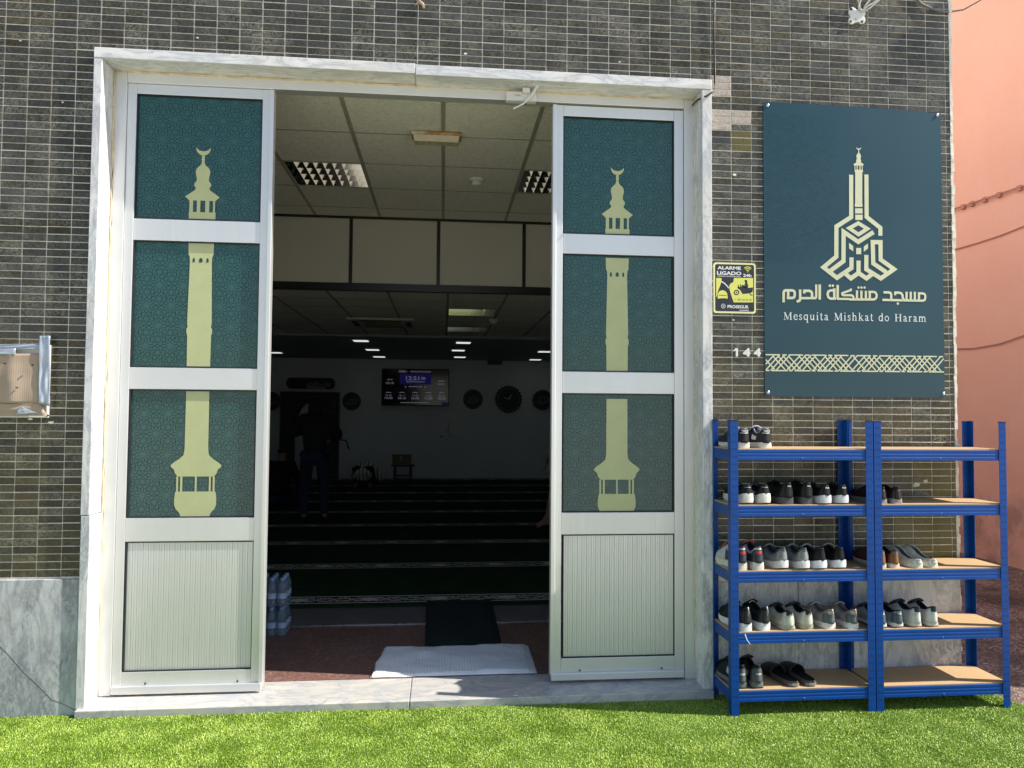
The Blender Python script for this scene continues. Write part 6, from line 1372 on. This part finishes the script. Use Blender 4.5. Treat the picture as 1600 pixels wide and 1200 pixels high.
def build_people():
    zf = ZF + .012
    # --- standing person seen from behind, elbows out
    foot = PG(490, 815, zf); X0, Y0 = foot.x, foot.y; s = .965; T = thing('person', 'person standing seen from behind in black jacket and dark jeans with elbows out', 'person', (X0, Y0, zf))
    V = lambda x, y, z: Vector((X0 + x * s, Y0 + y * s, zf + z * s))
    J = {'pelvis': (V(0, 0, .94), (.125, .09)), 'waist': (V(0, 0, 1.08), (.115, .08)), 'chest': (V(0, .01, 1.30), (.145, .095)), 'neck': (V(0, .01, 1.47), .052), 'skull0': (V(0, .02, 1.55), (.066, .075)), 'skull': (V(0, .015, 1.63), (.076, .09)), 'crown': (V(0, .01, 1.70), (.052, .06))}
    B = [('pelvis', 'waist'), ('waist', 'chest'), ('chest', 'neck'), ('neck', 'skull0'), ('skull0', 'skull'), ('skull', 'crown')]
    for sd, n in ((-1, 'L'), (1, 'R')):
        J[n + 'hip'] = (V(sd * .10, 0, .88), .085); J[n + 'knee'] = (V(sd * .13, .02, .48), .058); J[n + 'ank'] = (V(sd * .14, -.02, .09), .040); J[n + 'toe'] = (V(sd * .155, .13, .035), (.036, .028)); J[n + 'tip'] = (V(sd * .158, .19, .028), (.026, .02))
        J[n + 'sho'] = (V(sd * .185, .01, 1.40), .058); J[n + 'elb'] = (V(sd * .33, .0, 1.18 if sd > 0 else 1.20), .043); J[n + 'wri'] = (V(sd * .20, .22, 1.10 if sd > 0 else 1.22), .028)
        B += [('pelvis', n + 'hip'), (n + 'hip', n + 'knee'), (n + 'knee', n + 'ank'), (n + 'ank', n + 'toe'), (n + 'toe', n + 'tip'), ('chest', n + 'sho'), (n + 'sho', n + 'elb'), (n + 'elb', n + 'wri')]
        hand(J, B, n + 'wri', J[n + 'wri'][0], sd, n, (-.55 * sd, .75, .1), curl=.8)
    skin_mesh('body', J, B, 'skin', T)
    J2 = {'hem': (V(0, 0, .86), (.175, .125)), 'waist': (V(0, 0, 1.06), (.155, .115)), 'chest': (V(0, .0, 1.30), (.19, .125)), 'coll': (V(0, -.005, 1.46), (.105, .10)), 'hood': (V(0, -.025, 1.53), (.098, .10)), 'hoodtop': (V(0, -.022, 1.64), (.096, .105)), 'peak': (V(0, -.015, 1.70), (.062, .075))}
    B2 = [('hem', 'waist'), ('waist', 'chest'), ('chest', 'coll'), ('coll', 'hood'), ('hood', 'hoodtop'), ('hoodtop', 'peak')]
    for n, sd in (('L', -1), ('R', 1)):
        for k, r in (('sho', .082), ('elb', .064), ('wri', .042)): J2[n + k] = (J[n + k][0], r)
        B2 += [('chest', n + 'sho'), (n + 'sho', n + 'elb'), (n + 'elb', n + 'wri')]
    skin_mesh('jacket', J2, B2, 'jacket', T)
    J3 = {'pel': (V(0, 0, .92), (.15, .11))}; B3 = []
    for n in 'LR':
        for k, r in (('hip', .105), ('knee', .078), ('ank', .062)): J3[n + k] = (J[n + k][0], r)
        B3 += [('pel', n + 'hip'), (n + 'hip', n + 'knee'), (n + 'knee', n + 'ank')]
    skin_mesh('jeans', J3, B3, 'jeans', T)
    for n in 'LR': skin_mesh('sock', {'a': (J[n + 'ank'][0], .048), 'b': (J[n + 'toe'][0] + Vector((0, 0, .006)), (.042, .036)), 'c': (J[n + 'tip'][0] + Vector((0, .02, .006)), (.042, .036))}, [('a', 'b'), ('b', 'c')], 'sock', T)
    J4 = {'a': (V(0, -.020, 1.53), (.076, .08)), 'b': (V(0, -.005, 1.65), (.085, .098)), 'c': (V(0, 0, 1.71), (.060, .07))}; skin_mesh('hair', J4, [('a', 'b'), ('b', 'c')], 'hair', T)
    fc = MB(); 
    for sd in (-1, 1): fc.lathe([(.004, -.006), (.010, 0), (.004, .006)], tuple(V(sd * .030, .105, 1.62)), 8, axis='y')
    obj('eyes', fc, 'white', T); nz = MB().tube([V(0, .10, 1.63), V(0, .125, 1.585), V(0, .10, 1.575)], [.008, .014, .008], 6); obj('nose', nz, 'skin', T, smooth=True)
    st = MB().tube([V(-.10, -.115, 1.42), V(.03, -.128, 1.30), V(.16, -.09, 1.12)], .012, 6); obj('shoulder_strap', st, 'black', T, smooth=True)
    p = xz(541, 688, Y0 - .02); q2 = xz(546, 702, Y0 - .02)
    cn = MB().tube([V(.30, -.06, 1.13), (p[0], Y0 - .05, p[1]), (q2[0], Y0 - .05, q2[1])], .011, 6); obj('strap_end', cn, 'black', T, smooth=True)
    # --- person prostrate in a striped shirt
    c = PG(566, 764, zf); X0, Y0 = c.x, c.y; s = 1.12; T = thing('person', 'person bowed down on the carpet in a black and white striped shirt', 'person', (X0, Y0, zf)); V = lambda x, y, z: Vector((X0 + x * s, Y0 + y * s, zf + z * s))
    J = {'pelvis': (V(0, .12, .32), (.15, .13)), 'waist': (V(0, .32, .33), (.13, .12)), 'chest': (V(0, .58, .24), (.15, .11)), 'neck': (V(0, .76, .14), .055), 'head': (V(0, .87, .12), .085)}
    B = [('pelvis', 'waist'), ('waist', 'chest'), ('chest', 'neck'), ('neck', 'head')]
    for sd, n in ((-1, 'L'), (1, 'R')):
        J[n + 'hip'] = (V(sd * .10, .14, .27), .092); J[n + 'knee'] = (V(sd * .13, .42, .075), .06); J[n + 'ank'] = (V(sd * .12, .06, .06), .042); J[n + 'toe'] = (V(sd * .12, -.03, .03), .028)
        J[n + 'sho'] = (V(sd * .17, .62, .24), .058); J[n + 'elb'] = (V(sd * .27, .72, .08), .042); J[n + 'wri'] = (V(sd * .19, .90, .03), .028)
        B += [('pelvis', n + 'hip'), (n + 'hip', n + 'knee'), (n + 'knee', n + 'ank'), (n + 'ank', n + 'toe'), ('chest', n + 'sho'), (n + 'sho', n + 'elb'), (n + 'elb', n + 'wri')]
        hand(J, B, n + 'wri', J[n + 'wri'][0], sd, n, (0, 1, 0), curl=.1)
    skin_mesh('body', J, B, 'skin', T)
    J2 = {k: (J[k][0], tuple(x * 1.22 for x in J[k][1])) for k in ('pelvis', 'waist', 'chest')}; J2['hem'] = (V(0, .0, .20), (.215, .12)); B2 = [('pelvis', 'waist'), ('waist', 'chest'), ('hem', 'pelvis')]
    for n in 'LR':
        for k, r in (('sho', .078), ('elb', .060)): J2[n + k] = (J[n + k][0], r)
        B2 += [('chest', n + 'sho'), (n + 'sho', n + 'elb')]
    skin_mesh('shirt', J2, B2, 'stripes', T)
    J3 = {'pel': (V(0, .14, .28), (.15, .12))}; B3 = []
    for n in 'LR':
        for k, r in (('hip', .108), ('knee', .075), ('ank', .055)): J3[n + k] = (J[n + k][0] + Vector((0, 0, .004)), r)
        B3 += [('pel', n + 'hip'), (n + 'hip', n + 'knee'), (n + 'knee', n + 'ank')]
    skin_mesh('trousers', J3, B3, 'jacket', T)
    skin_mesh('hair', {'a': (V(0, .86, .16), (.085, .08)), 'b': (V(0, .93, .15), (.07, .06))}, [('a', 'b')], 'hair', T)
    # --- dark clothed person sitting at the left, mostly behind the leaf
    c = PG(436, 790, zf); X0, Y0 = c.x, c.y; s = 1.0; T = thing('person', 'person in dark clothes sitting on the carpet beside the left door leaf', 'person', (X0, Y0, zf)); V = lambda x, y, z: Vector((X0 + x * s, Y0 + y * s, zf + z * s))
    J = {'pelvis': (V(0, 0, .13), (.15, .12)), 'waist': (V(0, .03, .32), (.125, .10)), 'chest': (V(0, .06, .52), (.15, .10)), 'neck': (V(0, .09, .67), .052), 'sk0': (V(0, .12, .75), (.068, .075)), 'sk': (V(0, .12, .83), (.075, .088))}
    B = [('pelvis', 'waist'), ('waist', 'chest'), ('chest', 'neck'), ('neck', 'sk0'), ('sk0', 'sk')]
    for sd, n in ((-1, 'L'), (1, 'R')):
        J[n + 'hip'] = (V(sd * .12, .08, .11), .085); J[n + 'knee'] = (V(sd * .36, .34, .14), .06); J[n + 'ank'] = (V(-sd * .06, .42, .05), .042); J[n + 'toe'] = (V(-sd * .16, .46, .035), .03)
        J[n + 'sho'] = (V(sd * .18, .06, .60), .055); J[n + 'elb'] = (V(sd * .27, .14, .36), .042); J[n + 'wri'] = (V(sd * .22, .34, .26), .028)
        B += [('pelvis', n + 'hip'), (n + 'hip', n + 'knee'), (n + 'knee', n + 'ank'), (n + 'ank', n + 'toe'), ('chest', n + 'sho'), (n + 'sho', n + 'elb'), (n + 'elb', n + 'wri')]
        hand(J, B, n + 'wri', J[n + 'wri'][0], sd, n, (sd * .3, .9, -.3), curl=.5)
    skin_mesh('body', J, B, 'skin', T)
    J2 = {k: (J[k][0], tuple(x * 1.38 for x in J[k][1])) for k in ('pelvis', 'waist', 'chest')}; J2['coll'] = (J['neck'][0], .10); B2 = [('pelvis', 'waist'), ('waist', 'chest'), ('chest', 'coll')]
    for n in 'LR':
        for k, r in (('sho', .105), ('elb', .058), ('wri', .040)): J2[n + k] = (J[n + k][0], r)
        B2 += [('chest', n + 'sho'), (n + 'sho', n + 'elb'), (n + 'elb', n + 'wri')]
    skin_mesh('jacket', J2, B2, 'jacket', T)
    J3 = {'pel': (V(0, .02, .12), (.16, .11))}; B3 = []
    for n in 'LR':
        for k, r in (('hip', .10), ('knee', .075), ('ank', .055)): J3[n + k] = (J[n + k][0], r)
        B3 += [('pel', n + 'hip'), (n + 'hip', n + 'knee'), (n + 'knee', n + 'ank')]
    skin_mesh('trousers', J3, B3, 'jeans', T)
    skin_mesh('hair', {'a': (V(0, .10, .79), (.08, .09)), 'b': (V(0, .11, .88), (.07, .08))}, [('a', 'b')], 'hair', T)
    # --- barelegged person half hidden behind the right leaf, stepping to the left
    c = PG(851, 824, zf); X0, Y0 = c.x, c.y; s = .95; T = thing('person', 'barefoot person in dark shorts stepping out from behind the right door leaf', 'person', (X0 + .16, Y0, zf)); V = lambda x, y, z: Vector((X0 + x * s, Y0 + y * s, zf + z * s))
    J = {'pelvis': (V(.28, .08, .92), (.10, .12)), 'waist': (V(.26, .08, 1.06), (.09, .11)), 'chest': (V(.22, .08, 1.28), (.105, .14)), 'neck': (V(.17, .08, 1.44), .05), 'sk0': (V(.13, .08, 1.50), (.075, .066)), 'sk': (V(.13, .08, 1.58), (.088, .075)), 'cr': (V(.14, .08, 1.65), (.06, .055))}
    B = [('pelvis', 'waist'), ('waist', 'chest'), ('chest', 'neck'), ('neck', 'sk0'), ('sk0', 'sk'), ('sk', 'cr')]
    for sd, n in ((-1, 'F'), (1, 'R')):
        ky = -.02 if sd < 0 else .18
        if sd < 0: kn, an, to = V(.12, ky, .52), V(.03, ky, .09), V(-.13, ky, .03)
        else: kn, an, to = V(.36, ky, .50), V(.58, ky, .16), V(.50, ky, .04)
        J[n + 'hip'] = (V(.28, .08 + sd * .09, .86), .085); J[n + 'knee'] = (kn, .055); J[n + 'calf'] = (kn.lerp(an, .35), .056); J[n + 'ank'] = (an, .036); J[n + 'heel'] = (an + Vector((.045 if sd < 0 else .03, 0, -.05)), .030); J[n + 'ball'] = (an.lerp(to, .7) + Vector((0, 0, -.012 if sd < 0 else 0)), (.024, .040)); J[n + 'toe'] = (to, (.016, .036))
        J[n + 'sho'] = (V(.21, .08 + sd * .19, 1.38), .055); J[n + 'elb'] = (V(.26 - sd * .04, .08 + sd * .24, 1.12), .042); J[n + 'wri'] = (V(.18 - sd * .1, .08 + sd * .22, .90), .028)
        B += [('pelvis', n + 'hip'), (n + 'hip', n + 'knee'), (n + 'knee', n + 'calf'), (n + 'calf', n + 'ank'), (n + 'ank', n + 'heel'), (n + 'ank', n + 'ball'), (n + 'ball', n + 'toe'), ('chest', n + 'sho'), (n + 'sho', n + 'elb'), (n + 'elb', n + 'wri')]
        hand(J, B, n + 'wri', J[n + 'wri'][0], sd, n, (-.2, 0, -1), up=Vector((1, 0, 0)), curl=.4)
    skin_mesh('body', J, B, 'skin', T)
    J2 = {k: (J[k][0], tuple(x * 1.22 for x in J[k][1])) for k in ('pelvis', 'waist', 'chest')}; J2['coll'] = (J['neck'][0], .075); B2 = [('pelvis', 'waist'), ('waist', 'chest'), ('chest', 'coll')]
    for n in 'FR':
        for k, r in (('sho', .075), ('elb', .058)): J2[n + k] = (J[n + k][0], r)
        B2 += [('chest', n + 'sho'), (n + 'sho', n + 'elb')]
    skin_mesh('shirt', J2, B2, 'jacket', T)
    J3 = {'pel': (J['pelvis'][0] - Vector((0, 0, .03)), (.125, .145))}; B3 = []
    for n in 'FR':
        J3[n + 'hip'] = (J[n + 'hip'][0], .108); J3[n + 'k'] = (J[n + 'hip'][0].lerp(J[n + 'knee'][0], .85), .088); B3 += [('pel', n + 'hip'), (n + 'hip', n + 'k')]
    skin_mesh('shorts', J3, B3, 'jacket', T)
    skin_mesh('hair', {'a': (V(.155, .08, 1.58), (.09, .082)), 'b': (V(.15, .08, 1.67), (.07, .065))}, [('a', 'b')], 'hair', T)

# ================================================================== BUILD
build_ground()
build_mosque()
build_leaf('left door leaf nearer the meter box with a minaret print on three panes', -1.705, -.937, .046, 3.287, [(-1.658, -1.000, 2.555, 3.233), (-1.656, -.997, 1.758, 2.439), (-1.654, -1.001, .962, 1.642), (-1.654, -.998, .162, .838)], -1.310, 0.0)
build_leaf('right door leaf beside the shoe racks with a minaret print on three panes', .600, 1.360, .056, 3.280, [(.661, 1.306, 2.545, 3.218), (.662, 1.302, 1.765, 2.431), (.665, 1.305, .978, 1.643), (.669, 1.309, .178, .856)], .977, -.020)
build_interior(); build_ceiling_things(); build_sign(); build_alarm(); build_small_wall_things(); build_salmon()
build_rack('blue metal shoe rack next to the door frame, the fuller of the two', 1.472, 2.243); build_rack('blue metal shoe rack at the building corner with half bare boards', 2.248, 2.990)
build_shoes(); build_floor_things(); build_hall(); build_people()
